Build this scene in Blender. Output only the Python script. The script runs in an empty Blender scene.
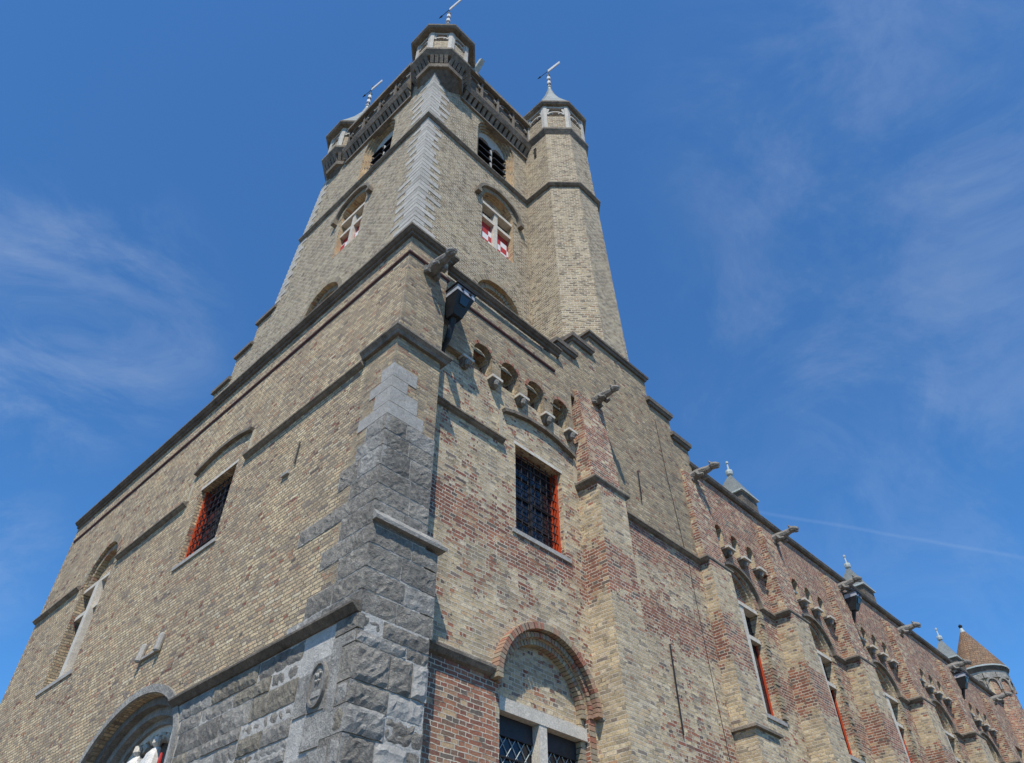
import bpy, bmesh, math, random
from mathutils import Vector, Matrix
from mathutils.geometry import tessellate_polygon
R = math.radians
random.seed(7)
scene = bpy.context.scene
C = scene.collection

# ------------------------------------------------------------------ camera
CAM = Vector((-4.76543, -7.03851, 1.6))
cd = bpy.data.cameras.new('camera'); cam = bpy.data.objects.new('camera', cd); C.objects.link(cam)
right = Vector((0.69391929, -0.72002469, -0.00636137))
up = Vector((-0.48969289, -0.4783786, 0.72894087))
fwd = Vector((0.52789857, 0.50271101, 0.68454711))
mw = Matrix((( right.x, up.x, -fwd.x, CAM.x), (right.y, up.y, -fwd.y, CAM.y), (right.z, up.z, -fwd.z, CAM.z), (0, 0, 0, 1)))
cam.matrix_world = mw
cd.sensor_fit = 'HORIZONTAL'; cd.sensor_width = 36.0; cd.lens = 36.0 * 757 / 1024
cd.clip_start = 0.1; cd.clip_end = 3000
scene.camera = cam

# ------------------------------------------------------------------ sun and sky
SUN_AZ = -139.0      # compass-free: angle of the direction towards the sun in the XY plane
SUN_EL = 57.0
sd = Vector((math.cos(R(SUN_EL)) * math.cos(R(SUN_AZ)), math.cos(R(SUN_EL)) * math.sin(R(SUN_AZ)), math.sin(R(SUN_EL))))
sl = bpy.data.lights.new('sun', 'SUN'); sl.energy = 5.0; sl.angle = R(0.53); sl.color = (1.0, 0.935, 0.82)
so = bpy.data.objects.new('sun', sl); C.objects.link(so)
so.rotation_euler = (-sd).to_track_quat('-Z', 'Y').to_euler(); so.location = sd * 60

world = bpy.data.worlds.new('World'); scene.world = world; world.use_nodes = True
nt = world.node_tree; N = nt.nodes; L = nt.links
for n in list(N): N.remove(n)
def wn(t, **k):
    n = N.new(t)
    for a, b in k.items(): setattr(n, a, b)
    return n
def wmath(op, a, b=None, clamp=False):
    n = wn('ShaderNodeMath', operation=op); n.use_clamp = clamp
    for i, v in enumerate((a, b)):
        if v is None: continue
        if isinstance(v, (int, float)): n.inputs[i].default_value = v
        else: L.new(v, n.inputs[i])
    return n.outputs[0]
out = wn('ShaderNodeOutputWorld'); bg = wn('ShaderNodeBackground'); bg.inputs['Strength'].default_value = 0.126
sky = wn('ShaderNodeTexSky', sky_type='NISHITA'); sky.sun_disc = False
sky.sun_elevation = R(SUN_EL); sky.sun_rotation = math.atan2(sd.x, sd.y)
sky.altitude = 0; sky.air_density = 1.0; sky.dust_density = 0.0; sky.ozone_density = 6.0
tc = wn('ShaderNodeTexCoord')
D = tc.outputs['Generated']
def wdot(v):
    n = wn('ShaderNodeVectorMath', operation='DOT_PRODUCT'); L.new(D, n.inputs[0]); n.inputs[1].default_value = v
    return n.outputs['Value']
def blob(v, w):                 # 1 around a sky direction, falling to 0
    d = wdot(Vector(v).normalized())
    m = wn('ShaderNodeMapRange'); m.interpolation_type = 'SMOOTHSTEP'
    L.new(d, m.inputs['Value']); m.inputs['From Min'].default_value = math.cos(R(w)); m.inputs['From Max'].default_value = 1.0
    return m.outputs[0]
def noise(scale, detail, rough, dist, sc, rot=(0, 0, 0)):
    mp = wn('ShaderNodeMapping'); mp.inputs['Scale'].default_value = sc; mp.inputs['Rotation'].default_value = rot
    L.new(D, mp.inputs['Vector'])
    n = wn('ShaderNodeTexNoise'); L.new(mp.outputs[0], n.inputs['Vector'])
    n.inputs['Scale'].default_value = scale; n.inputs['Detail'].default_value = detail
    n.inputs['Roughness'].default_value = rough; n.inputs['Distortion'].default_value = dist
    return n.outputs['Fac']
def rng(v, a, b):
    m = wn('ShaderNodeMapRange'); m.interpolation_type = 'SMOOTHSTEP'
    L.new(v, m.inputs['Value']); m.inputs['From Min'].default_value = a; m.inputs['From Max'].default_value = b
    return m.outputs[0]
n1 = rng(noise(4.2, 11, 0.66, 0.6, (1, 1, 1.6), (0.3, 0.5, 0.4)), 0.36, 0.78)
n2 = rng(noise(3.4, 10, 0.66, 0.7, (1.0, 2.2, 2.4), (0.1, 0.35, 1.1)), 0.40, 0.75)
bR = wmath('MAXIMUM', blob((0.62, -0.03, 0.78), 20), blob((0.73, 0.12, 0.66), 17))
bL = wmath('MAXIMUM', blob((0.08, 0.75, 0.655), 11), blob((0.02, 0.80, 0.60), 12))
bL2 = blob((0.10, 0.90, 0.42), 7)
bR2 = blob((0.83, 0.1, 0.50), 16)
c = wmath('MULTIPLY', n1, bR); c = wmath('MULTIPLY', c, 0.15)
c2 = wmath('MULTIPLY', wmath('MULTIPLY', n2, wmath('MAXIMUM', bL, bL2)), 0.19)
c3 = wmath('MULTIPLY', wmath('MULTIPLY', n2, bR2), 0.07)
# thin contrail: a great-circle band with soft broken edges
def trail(nv, w, cen, cw, amp, wob=0.004):
    t = wmath('ADD', wdot(nv), wmath('MULTIPLY', wmath('SUBTRACT', noise(14, 3, 0.6, 0, (1, 1, 1)), 0.5), wob))
    t = wmath('ABSOLUTE', t)
    m = wn('ShaderNodeMapRange'); m.interpolation_type = 'SMOOTHSTEP'
    L.new(t, m.inputs['Value']); m.inputs['From Min'].default_value = w; m.inputs['From Max'].default_value = 0.0
    return wmath('MULTIPLY', wmath('MULTIPLY', m.outputs[0], blob(cen, cw)), amp)
tr = trail((0.30140318, 0.53433215, -0.78971215), 0.0035, (0.85, 0.21, 0.47), 14, 0.05)
cs = wmath('ADD', wmath('ADD', c, c2), wmath('ADD', c3, tr), True)
for t_ in ((Vector((-0.0228, 0.742, 0.67)), Vector((0.0966, 0.722, 0.6851)), 0.020, 8, 0.07),):
    nv = t_[0].cross(t_[1]).normalized()
    cs = wmath('ADD', cs, trail(nv, t_[2], (0.07, 0.73, 0.68), t_[3], t_[4], 0.03), True)
cs = wmath('ADD', cs, 0.015, True)
tint = wn('ShaderNodeMix', data_type='RGBA', blend_type='MULTIPLY'); tint.inputs['Factor'].default_value = 1.0
L.new(sky.outputs[0], tint.inputs['A']); tint.inputs['B'].default_value = (0.53, 1.07, 1.40, 1)
mx = wn('ShaderNodeMix', data_type='RGBA'); L.new(cs, mx.inputs['Factor'])
L.new(tint.outputs['Result'], mx.inputs['A']); mx.inputs['B'].default_value = (5.6, 6.3, 7.0, 1)
L.new(mx.outputs['Result'], bg.inputs['Color']); L.new(bg.outputs[0], out.inputs[0])

scene.view_settings.view_transform = 'Standard'; scene.view_settings.look = 'None'
scene.view_settings.exposure = 0.04; scene.view_settings.gamma = 1.0; scene.view_settings.use_curve_mapping = False
scene.render.engine = 'CYCLES'
scene.cycles.max_bounces = 5

# ------------------------------------------------------------------ materials
MATS = {}
class NT:
    def __init__(s, name):
        s.m = bpy.data.materials.new(name); s.m.use_nodes = True; s.t = s.m.node_tree
        for n in list(s.t.nodes): s.t.nodes.remove(n)
        s.o = s.n('ShaderNodeOutputMaterial'); s.b = s.n('ShaderNodeBsdfPrincipled'); s.l(s.b.outputs[0], s.o.inputs[0])
        s.b.inputs['Specular IOR Level'].default_value = 0.25
        MATS[name] = s.m
    def n(s, t, **k):
        n = s.t.nodes.new(t)
        for a, b in k.items(): setattr(n, a, b)
        return n
    def l(s, a, b): s.t.links.new(a, b)
    def put(s, v, i):
        if isinstance(v, (int, float, tuple, list)): i.default_value = v
        else: s.l(v, i)
    def math(s, op, a, b=0.0, clamp=False):
        n = s.n('ShaderNodeMath', operation=op); n.use_clamp = clamp; s.put(a, n.inputs[0]); s.put(b, n.inputs[1]); return n.outputs[0]
    def mix(s, f, a, b, mode='MIX'):
        n = s.n('ShaderNodeMix', data_type='RGBA', blend_type=mode); s.put(f, n.inputs['Factor']); s.put(a, n.inputs['A']); s.put(b, n.inputs['B']); return n.outputs['Result']
    def noise(s, vec, scale, detail=4, rough=.55, dist=0.0):
        n = s.n('ShaderNodeTexNoise'); s.l(vec, n.inputs['Vector']); n.inputs['Scale'].default_value = scale
        n.inputs['Detail'].default_value = detail; n.inputs['Roughness'].default_value = rough; n.inputs['Distortion'].default_value = dist
        return n.outputs['Fac']
    def rng(s, v, a, b, c=0.0, d=1.0):
        m = s.n('ShaderNodeMapRange'); s.put(v, m.inputs['Value']); m.inputs['From Min'].default_value = a; m.inputs['From Max'].default_value = b
        m.inputs['To Min'].default_value = c; m.inputs['To Max'].default_value = d; return m.outputs[0]
    def ramp(s, v, stops, const=False):
        r = s.n('ShaderNodeValToRGB'); s.l(v, r.inputs[0]); e = r.color_ramp
        e.interpolation = 'CONSTANT' if const else 'LINEAR'
        while len(e.elements) > 1: e.elements.remove(e.elements[-1])
        e.elements[0].position = stops[0][0]; e.elements[0].color = (*stops[0][1], 1)
        for p, c_ in stops[1:]:
            x = e.elements.new(p); x.color = (*c_, 1)
        return r.outputs[0]
    def uv(s): return s.n('ShaderNodeUVMap', uv_map='UVMap').outputs[0]
    def pos(s): return s.n('ShaderNodeNewGeometry').outputs['Position']
    def bump(s, h, dist, strength=1.0, prev=None):
        b = s.n('ShaderNodeBump'); b.inputs['Distance'].default_value = dist; b.inputs['Strength'].default_value = strength
        s.l(h, b.inputs['Height'])
        if prev is not None: s.l(prev, b.inputs['Normal'])
        return b.outputs[0]

YEL = [(0, (.41, .355, .25)), (.13, (.50, .44, .32)), (.27, (.35, .31, .235)), (.40, (.55, .485, .35)), (.53, (.43, .37, .265)),
       (.66, (.29, .265, .22)), (.74, (.50, .41, .285)), (.86, (.37, .25, .175)), (.91, (.57, .52, .41)), (.965, (.20, .18, .17))]
RED = [(0, (.255, .115, .085)), (.16, (.31, .15, .105)), (.32, (.20, .095, .078)), (.46, (.34, .18, .12)), (.58, (.13, .115, .11)),
       (.65, (.28, .125, .095)), (.77, (.42, .32, .22)), (.88, (.18, .12, .10)), (.95, (.35, .22, .155))]
def brick(name, mode, w=.235, h=.064, mortar=(.56, .525, .45), yel=YEL, dark=1.0, msize=.0085, bumpd=.016, squash=.5, vt=(1.09, 1.02, .94)):
    """mode: function (NT, posX, posZ, noise) -> factor 0 yellow .. 1 red, or a number"""
    s = NT(name); uv = s.uv(); P = s.pos()
    sep = s.n('ShaderNodeSeparateXYZ'); s.l(P, sep.inputs[0])
    # hand-laid courses: slight waviness
    wv = s.n('ShaderNodeTexNoise'); s.l(uv, wv.inputs['Vector']); wv.inputs['Scale'].default_value = 2.2; wv.inputs['Detail'].default_value = 3
    off = s.n('ShaderNodeVectorMath', operation='SCALE'); cen = s.n('ShaderNodeVectorMath', operation='SUBTRACT')
    s.l(wv.outputs['Color'], cen.inputs[0]); cen.inputs[1].default_value = (.5, .5, .5); s.l(cen.outputs[0], off.inputs[0]); off.inputs['Scale'].default_value = .045
    add = s.n('ShaderNodeVectorMath', operation='ADD'); s.l(uv, add.inputs[0]); s.l(off.outputs[0], add.inputs[1])
    wf = s.n('ShaderNodeTexNoise'); s.l(uv, wf.inputs['Vector']); wf.inputs['Scale'].default_value = 17; wf.inputs['Detail'].default_value = 2
    cen2 = s.n('ShaderNodeVectorMath', operation='SUBTRACT'); s.l(wf.outputs['Color'], cen2.inputs[0]); cen2.inputs[1].default_value = (.5, .5, .5)
    off2 = s.n('ShaderNodeVectorMath', operation='SCALE'); s.l(cen2.outputs[0], off2.inputs[0]); off2.inputs['Scale'].default_value = .016
    add2 = s.n('ShaderNodeVectorMath', operation='ADD'); s.l(add.outputs[0], add2.inputs[0]); s.l(off2.outputs[0], add2.inputs[1])
    br = s.n('ShaderNodeTexBrick'); s.l(add2.outputs[0], br.inputs['Vector'])
    br.offset = .5; br.squash = squash; br.squash_frequency = 2; br.offset_frequency = 2
    br.inputs['Color1'].default_value = (0, 0, 0, 1); br.inputs['Color2'].default_value = (1, 1, 1, 1); br.inputs['Mortar'].default_value = (.5, .5, .5, 1)
    br.inputs['Scale'].default_value = 1.0; br.inputs['Brick Width'].default_value = w; br.inputs['Row Height'].default_value = h
    br.inputs['Mortar Size'].default_value = msize; br.inputs['Mortar Smooth'].default_value = .35; br.inputs['Bias'].default_value = 0
    big = s.noise(P, .55, 5, .6, .3); mid = s.noise(P, 2.6, 5, .62); fine = s.noise(P, 38, 3, .6)
    yc = s.ramp(br.outputs['Color'], yel, True)
    if mode is None: col = yc
    else:
        rc = s.ramp(br.outputs['Color'], RED, True)
        if isinstance(mode, (int, float)): f = mode
        else:
            sn = s.n('ShaderNodeVectorMath', operation='SNAP'); s.l(add2.outputs[0], sn.inputs[0]); sn.inputs[1].default_value = (w * .5, h, 1)
            s2 = s.n('ShaderNodeSeparateXYZ'); s.l(sn.outputs[0], s2.inputs[0])
            sm = s.noise(sn.outputs[0], 2.6, 3, .55)
            f = mode(s, s2.outputs[0], s2.outputs[1], big, sm)
        wn2 = s.n('ShaderNodeTexWhiteNoise', noise_dimensions='2D')
        sn2 = s.n('ShaderNodeVectorMath', operation='SNAP'); s.l(add2.outputs[0], sn2.inputs[0]); sn2.inputs[1].default_value = (w * .5, h, 1); s.l(sn2.outputs[0], wn2.inputs['Vector'])
        f = s.math('GREATER_THAN', f, s.math('MULTIPLY_ADD', wn2.outputs['Value'], .7)) if False else s.math('GREATER_THAN', f, s.math('ADD', s.math('MULTIPLY', wn2.outputs['Value'], .62), .20))
        col = s.mix(f, yc, rc)
    # patches of tone that belong to the brick batches and the weathered surface
    tone = s.ramp(big, [(.3, (.78, .77, .78)), (.5, (1, .99, .96)), (.68, (1.14, 1.12, 1.04))])
    col = s.mix(1.0, col, tone, 'MULTIPLY')
    t2 = s.ramp(mid, [(.32, (.82, .80, .80)), (.55, (1.02, 1.0, .97)), (.75, (1.12, 1.08, 1.0))])
    col = s.mix(1.0, col, t2, 'MULTIPLY')
    t3 = s.rng(fine, .25, .75, .72, 1.25); cc = s.n('ShaderNodeCombineColor'); [s.l(t3, cc.inputs[i]) for i in range(3)]
    col = s.mix(1.0, col, cc.outputs[0], 'MULTIPLY')
    # rain streaks and soot: long vertical stains, stronger in some bands
    mp = s.n('ShaderNodeMapping'); mp.inputs['Scale'].default_value = (2.3, 2.3, .16); s.l(P, mp.inputs['Vector'])
    stk = s.noise(mp.outputs[0], 1.0, 6, .65); soot = s.math('MULTIPLY', s.rng(stk, .50, .72), s.rng(big, .35, .60))
    blot = s.rng(s.noise(P, 1.15, 7, .7, .6), .52, .66)
    col = s.mix(s.math('MULTIPLY', soot, .50), col, (.13, .12, .105, 1)); col = s.mix(s.math('MULTIPLY', blot, .30), col, (.20, .165, .12, 1))
    mcol = s.mix(s.rng(mid, .35, .65), tuple(x * .8 for x in mortar) + (1,), mortar + (1,))
    # missing / sooty joints here and there
    mcol = s.mix(s.rng(s.noise(P, 5.5, 4, .7), .50, .66), mcol, (.16, .145, .12, 1))
    col = s.mix(br.outputs['Fac'], col, mcol)
    col = s.mix(1.0, col, vt + (1,), 'MULTIPLY')
    if dark != 1.0: col = s.mix(1.0, col, (dark, dark, dark * .99, 1), 'MULTIPLY')
    s.l(col, s.b.inputs['Base Color']); s.b.inputs['Roughness'].default_value = .92
    hgt = s.math('ADD', s.math('MULTIPLY', s.math('SUBTRACT', 1.0, br.outputs['Fac']), .75), s.math('MULTIPLY', fine, .45))
    rnd = s.math('MULTIPLY', br.outputs['Color'], .3)
    hgt = s.math('ADD', hgt, rnd)
    s.l(s.bump(hgt, bumpd, 1.0), s.b.inputs['Normal'])
    return s.m
def m_side(s, x, z, big, mid):       # long side: yellow with red courses between two levels, red below the low string, pinkish above
    wob = s.math('MULTIPLY', s.math('SUBTRACT', mid, .5), 1.5)
    zz = s.math('ADD', z, wob)
    a = s.math('MULTIPLY', s.rng(zz, 7.55, 7.75), s.rng(zz, 8.55, 8.30))
    b = s.math('MULTIPLY', s.rng(z, 5.75, 5.70), s.rng(s.math('ADD', s.math('MULTIPLY', wob, .8), x), 2.8, 2.5))
    b2 = s.math('MULTIPLY', s.math('MULTIPLY', s.rng(zz, 9.05, 9.2), s.rng(x, 5.0, 5.6)), .8)
    b3 = s.math('MULTIPLY', s.math('MULTIPLY', s.rng(zz, 6.6, 5.9), s.rng(x, 5.5, 8.0)), .8)
    c_ = s.math('MULTIPLY', s.rng(mid, .44, .64), .66)
    return s.math('MAXIMUM', s.math('MAXIMUM', s.math('MAXIMUM', a, b), s.math('MAXIMUM', b2, b3)), c_, True)
def m_upper(s, x, z, big, mid):
    r = s.math('MULTIPLY', s.rng(x, 8.6, 9.6), s.rng(mid, .30, .5, .65, .98))
    return s.math('MAXIMUM', r, s.math('MULTIPLY', s.rng(mid, .56, .68), .35), True)
def m_few(s, x, z, big, mid): return s.math('MULTIPLY', s.rng(mid, .46, .66), .42)
YEL = [(p, (v[0] * 1.02, v[1] * .975, v[2] * .95)) for p, v in YEL]
PALE = [(p, tuple(min(.6, c_ * 1.05 + .02) for c_ in v)) for p, v in YEL]
GREY = [(p, (v[0] * .86 + .01, v[1] * .86 + .01, v[2] * .86 + .015)) for p, v in YEL]
brick('brick_front', m_few, yel=PALE, mortar=(.25, .225, .18), bumpd=.04, msize=.0105)  # mortar coloured darker to stand in for shadow in the raked joints
brick('brick_side', m_side)
brick('brick_side_upper', m_upper)
brick('brick_pier', m_few, yel=GREY, mortar=(.36, .33, .275), bumpd=.03, vt=(.98, .93, .85))
brick('brick_red', .85)
brick('brick_buttress', lambda s, x, z, b, m: s.math('MAXIMUM', s.math('MULTIPLY', s.rng(s.math('ADD', z, s.math('MULTIPLY', m, 1.6)), 10.4, 10.8), .7),
      s.math('MULTIPLY', s.rng(s.math('ADD', z, m), 8.0, 8.3), s.rng(s.math('ADD', z, m), 9.3, 9.1)), True))
TOW = [(0, (.30, .27, .215)), (.15, (.37, .335, .265)), (.30, (.22, .20, .165)), (.42, (.42, .385, .305)), (.56, (.33, .295, .235)), (.68, (.17, .158, .14)), (.78, (.38, .325, .24)), (.88, (.28, .21, .155)), (.93, (.45, .415, .335))]
brick('brick_tower', None, yel=TOW, mortar=(.58, .545, .47), w=.125, h=.062, msize=.0125, squash=1.0, vt=(1.02, .94, .83), bumpd=.03)
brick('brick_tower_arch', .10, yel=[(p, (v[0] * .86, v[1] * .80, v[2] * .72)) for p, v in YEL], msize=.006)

def stone(name, base, var=.35, bumpd=.02, scale=9, rough=.9, spots=None, streak=0):
    s = NT(name); P = s.pos()
    a = s.noise(P, 1.7, 6, .65, .4); b = s.noise(P, scale, 8, .7, .2); c_ = s.noise(P, scale * 5, 3, .6)
    lo = tuple(x * (1 - var) for x in base) + (1,); hi = tuple(min(.85, x * (1 + var)) for x in base) + (1,)
    col = s.mix(s.rng(s.math('ADD', s.math('MULTIPLY', a, .5), s.math('MULTIPLY', b, .5)), .36, .64), lo, hi)
    if spots: col = s.mix(s.rng(b, .60, .70), col, spots + (1,))
    v = s.rng(c_, .3, .7, .75, 1.2); cc = s.n('ShaderNodeCombineColor'); [s.l(v, cc.inputs[i]) for i in range(3)]
    col = s.mix(1.0, col, cc.outputs[0], 'MULTIPLY')
    s.l(col, s.b.inputs['Base Color']); s.b.inputs['Roughness'].default_value = rough
    h = s.math('ADD', s.math('MULTIPLY', b, 1.0), s.math('MULTIPLY', c_, .25))
    s.l(s.bump(h, bumpd, 1.0), s.b.inputs['Normal']); return s.m
stone('rock_stone', (.26, .238, .203), .5, .06, 12, spots=(.37, .35, .31))
stone('rubble_stone', (.275, .255, .222), .42, .045, 11, spots=(.35, .325, .27))
stone('smooth_stone', (.36, .342, .31), .16, .012, 10)
stone('quoin_stone', (.46, .435, .385), .16, .012, 6)
stone('quoin_stone_b', (.40, .375, .33), .22, .012, 6)
stone('quoin_stone_c', (.50, .47, .415), .16, .012, 6)
stone('pale_stone', (.56, .51, .43), .18, .010, 8)
stone('old_stone', (.20, .17, .135), .5, .025, 9)
stone('dark_stone', (.145, .122, .097), .5, .03, 9)
stone('mortar_stone', (.46, .44, .40), .25, .03, 14)
stone('red_stone', (.10, .05, .045), .35, .012, 12)
stone('grey_carved', (.24, .225, .20), .35, .03, 14)
stone('coping_stone', (.165, .14, .115), .35, .02, 10)
stone('turret_slate', (.20, .225, .22), .3, .01, 6, .7)
stone('slate', (.17, .19, .19), .25, .012, 8, .6)
stone('lead', (.42, .47, .46), .18, .006, 5, .55)
stone('white_paint', (.60, .585, .55), .15, .003, 9, .5)
stone('black_paint', (.03, .03, .035), .3, .003, 9, .5)
stone('iron', (.025, .024, .026), .4, .004, 20, .6)
stone('orange_paint', (.50, .065, .02), .12, .003, 14, .5)
stone('red_paint', (.42, .035, .03), .12, .003, 14, .5)
stone('lamp_metal', (.028, .029, .031), .3, .004, 12, .4)
stone('lamp_shell', (.36, .37, .40), .2, .004, 8, .45)
stone('ground', (.17, .145, .115), .3, .02, 5)
stone('paving', (.18, .155, .125), .3, .015, 8)
stone('asphalt', (.05, .05, .05), .3, .01, 20)
brick('roof_tile', None, yel=[(0, (.20, .135, .095)), (.3, (.24, .165, .115)), (.55, (.17, .115, .085)), (.8, (.22, .14, .095))], w=.17, h=.10, mortar=(.09, .07, .055), msize=.010)
stone('rock_stone_b', (.215, .20, .175), .5, .06, 14, spots=(.33, .31, .27))
stone('rock_stone_c', (.31, .295, .265), .4, .05, 10, spots=(.42, .40, .36))
stone('rock_stone_d', (.25, .222, .175), .5, .06, 12, spots=(.34, .31, .25))
def glass(name, col, rough, spec=.5):
    s = NT(name); P = s.pos(); s.b.inputs['Base Color'].default_value = (*col, 1); s.b.inputs['Roughness'].default_value = rough
    s.b.inputs['Specular IOR Level'].default_value = spec
    s.l(s.bump(s.noise(P, 6, 3, .5), .01, .5), s.b.inputs['Normal']); return s.m
glass('glass', (.012, .014, .02), .12, .5); glass('lamp_glass', (.02, .03, .05), .12, .5)
def chequer():
    s = NT('shutter_paint'); u = s.uv(); c_ = s.n('ShaderNodeTexChecker'); s.l(u, c_.inputs['Vector']); c_.inputs['Scale'].default_value = 5.2
    c_.inputs['Color1'].default_value = (.72, .70, .68, 1); c_.inputs['Color2'].default_value = (.45, .04, .04, 1)
    s.l(c_.outputs[0], s.b.inputs['Base Color']); s.b.inputs['Roughness'].default_value = .6
chequer()

# ------------------------------------------------------------------ mesh builder
class MB:
    def __init__(s): s.v = []; s.f = []; s.m = []; s.mats = []
    def face(s, pts, mat=None):
        i = len(s.v); s.v += [Vector(p) for p in pts]; s.f.append(list(range(i, i + len(pts))))
        if mat is None: mat = s.mats[0] if s.mats else 'pale_stone'
        if mat not in s.mats: s.mats.append(mat)
        s.m.append(s.mats.index(mat))
    def hexa(s, p, mat=None):            # 8 points: bottom ring 0-3, top ring 4-7
        for q in ((3, 2, 1, 0), (4, 5, 6, 7), (0, 1, 5, 4), (1, 2, 6, 5), (2, 3, 7, 6), (3, 0, 4, 7)): s.face([p[k] for k in q], mat)
    def build(s, name, parent=None, label=None, weld=True, smooth=False):
        me = bpy.data.meshes.new(name); bm = bmesh.new(); uvl = bm.loops.layers.uv.new('UVMap')
        vs = [bm.verts.new(p) for p in s.v]
        for f, mi in zip(s.f, s.m):
            try: fc = bm.faces.new([vs[k] for k in f])
            except ValueError: continue
            fc.material_index = mi; fc.smooth = smooth
        if weld: bmesh.ops.remove_doubles(bm, verts=bm.verts, dist=1e-5)
        bmesh.ops.recalc_face_normals(bm, faces=bm.faces)
        bm.normal_update()
        for fc in bm.faces:
            n = fc.normal
            if abs(n.z) > .75:
                for lp in fc.loops: lp[uvl].uv = (lp.vert.co.x, lp.vert.co.y)
            else:
                h = Vector((n.x, n.y, 0)).normalized()
                if abs(h.x) > .93: t = Vector((0, 1, 0))
                elif abs(h.y) > .93: t = Vector((1, 0, 0))
                else: t = Vector((-h.y, h.x, 0))
                for lp in fc.loops: lp[uvl].uv = (lp.vert.co.dot(t), lp.vert.co.z)
        bm.to_mesh(me); bm.free()
        for mt in s.mats: me.materials.append(MATS[mt])
        o = bpy.data.objects.new(name, me); C.objects.link(o)
        if parent: o.parent = parent
        if label: o['label'] = label
        return o
class Fr:
    """a wall frame: u along the wall, z up, d into the wall"""
    def __init__(s, origin, ud, nd): s.o = Vector(origin); s.u = Vector(ud); s.n = Vector(nd)
    def P(s, u, z, d=0.0): return s.o + s.u * u + s.n * d + Vector((0, 0, z))
    def at(s, d): return Fr(s.o + s.n * d, s.u, s.n)
FL = Fr((0, 0, 0), (0, 1, 0), (1, 0, 0))                    # front face, u = y
def FRy(y): return Fr((0, y, 0), (1, 0, 0), (0, 1, 0))      # long side, u = x
def fbox(mb, F, u0, u1, z0, z1, d0, d1, mat=None, jit=0.0, taper=0.0):
    j = lambda: random.uniform(-jit, jit) if jit else 0.0
    p = [F.P(u0 + j(), z0 + j(), d0 + j()), F.P(u1 + j(), z0 + j(), d0 + j()), F.P(u1, z0, d1), F.P(u0, z0, d1),
         F.P(u0 + j(), z1 + j(), d0 + j()), F.P(u1 + j(), z1 + j(), d0 + j()), F.P(u1, z1, d1), F.P(u0, z1, d1)]
    mb.hexa(p, mat)
def box(mb, a, b, mat=None):
    x0, y0, z0 = a; x1, y1, z1 = b
    mb.hexa([(x0, y0, z0), (x1, y0, z0), (x1, y1, z0), (x0, y1, z0), (x0, y0, z1), (x1, y0, z1), (x1, y1, z1), (x0, y1, z1)], mat)
def arch_pts(cu, zs, r, a0=0, a1=180, n=16, rise=None):
    ry = rise if rise is not None else r
    return [(cu + r * math.cos(R(a0 + (a1 - a0) * i / n)), zs + ry * math.sin(R(a0 + (a1 - a0) * i / n))) for i in range(n + 1)]
def arch_hole(u0, u1, z0, zs, rise=None, n=16):
    cu = (u0 + u1) / 2; r = (u1 - u0) / 2
    return [(u0, z0), (u1, z0)] + arch_pts(cu, zs, r, 0, 180, n, rise)
def rect(u0, u1, z0, z1): return [(u0, z0), (u1, z0), (u1, z1), (u0, z1)]
def sheet(mb, F, outer, holes=(), mat=None, d=0.0, reveal=0.0, rmat=None, back=None, outer_rev=0.0):
    loops = [[Vector((p[0], p[1], 0)) for p in outer]] + [[Vector((p[0], p[1], 0)) for p in h] for h in holes]
    flat = [v for lp in loops for v in lp]
    for t in tessellate_polygon(loops): mb.face([F.P(flat[k].x, flat[k].y, d) for k in t], mat)
    if reveal:
        for k, h in enumerate(holes):
            rv = reveal[k] if isinstance(reveal, (list, tuple)) else reveal
            if not rv: continue
            for i in range(len(h)):
                a, b = h[i], h[(i + 1) % len(h)]
                mb.face([F.P(a[0], a[1], d), F.P(b[0], b[1], d), F.P(b[0], b[1], d + rv), F.P(a[0], a[1], d + rv)], rmat or mat)
            if back: 
                bk = back[k] if isinstance(back, (list, tuple)) else back
                if bk: 
                    for t in tessellate_polygon([[Vector((p[0], p[1], 0)) for p in h]]): mb.face([F.P(h[q][0], h[q][1], d + rv) for q in t], bk)
    if outer_rev:
        for i in range(len(outer)):
            a, b = outer[i], outer[(i + 1) % len(outer)]
            mb.face([F.P(a[0], a[1], d), F.P(b[0], b[1], d), F.P(b[0], b[1], d + outer_rev), F.P(a[0], a[1], d + outer_rev)], mat)
def band(mb, F, inner, outr, d0, d1, mat=None):
    """solid between two matching open polylines, from depth d0 to d1"""
    n = len(inner)
    for i in range(n - 1):
        a, b, c_, e = inner[i], inner[i + 1], outr[i + 1], outr[i]
        mb.hexa([F.P(*a, d0), F.P(*b, d0), F.P(*b, d1), F.P(*a, d1), F.P(*e, d0), F.P(*c_, d0), F.P(*c_, d1), F.P(*e, d1)], mat)
def arcband(mb, F, cu, zs, r0, r1, d0, d1, mat=None, a0=0, a1=180, n=20, k=1.0):
    band(mb, F, arch_pts(cu, zs, r0, a0, a1, n, r0 * k), arch_pts(cu, zs, r1, a0, a1, n, r0 * k + (r1 - r0)), d0, d1, mat)
def voussoirs(mb, F, cu, zs, r0, r1, d0, d1, mats, n=30, k=1.0, gap=.16, a0=0, a1=180):
    """an arch of separate header bricks"""
    for i in range(n):
        t0 = a0 + (a1 - a0) * (i + gap * .5) / n; t1 = a0 + (a1 - a0) * (i + 1 - gap * .5) / n
        jd = random.uniform(-.006, .006)
        p = lambda t, r: (cu + r * math.cos(R(t)), zs + (r0 * k + (r - r0)) * math.sin(R(t)))
        a, b, c_, e = p(t0, r0), p(t1, r0), p(t1, r1), p(t0, r1)
        mb.hexa([F.P(*a, d0 + jd), F.P(*b, d0 + jd), F.P(*b, d1), F.P(*a, d1), F.P(*e, d0 + jd), F.P(*c_, d0 + jd), F.P(*c_, d1), F.P(*e, d1)], random.choice(mats))
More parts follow.
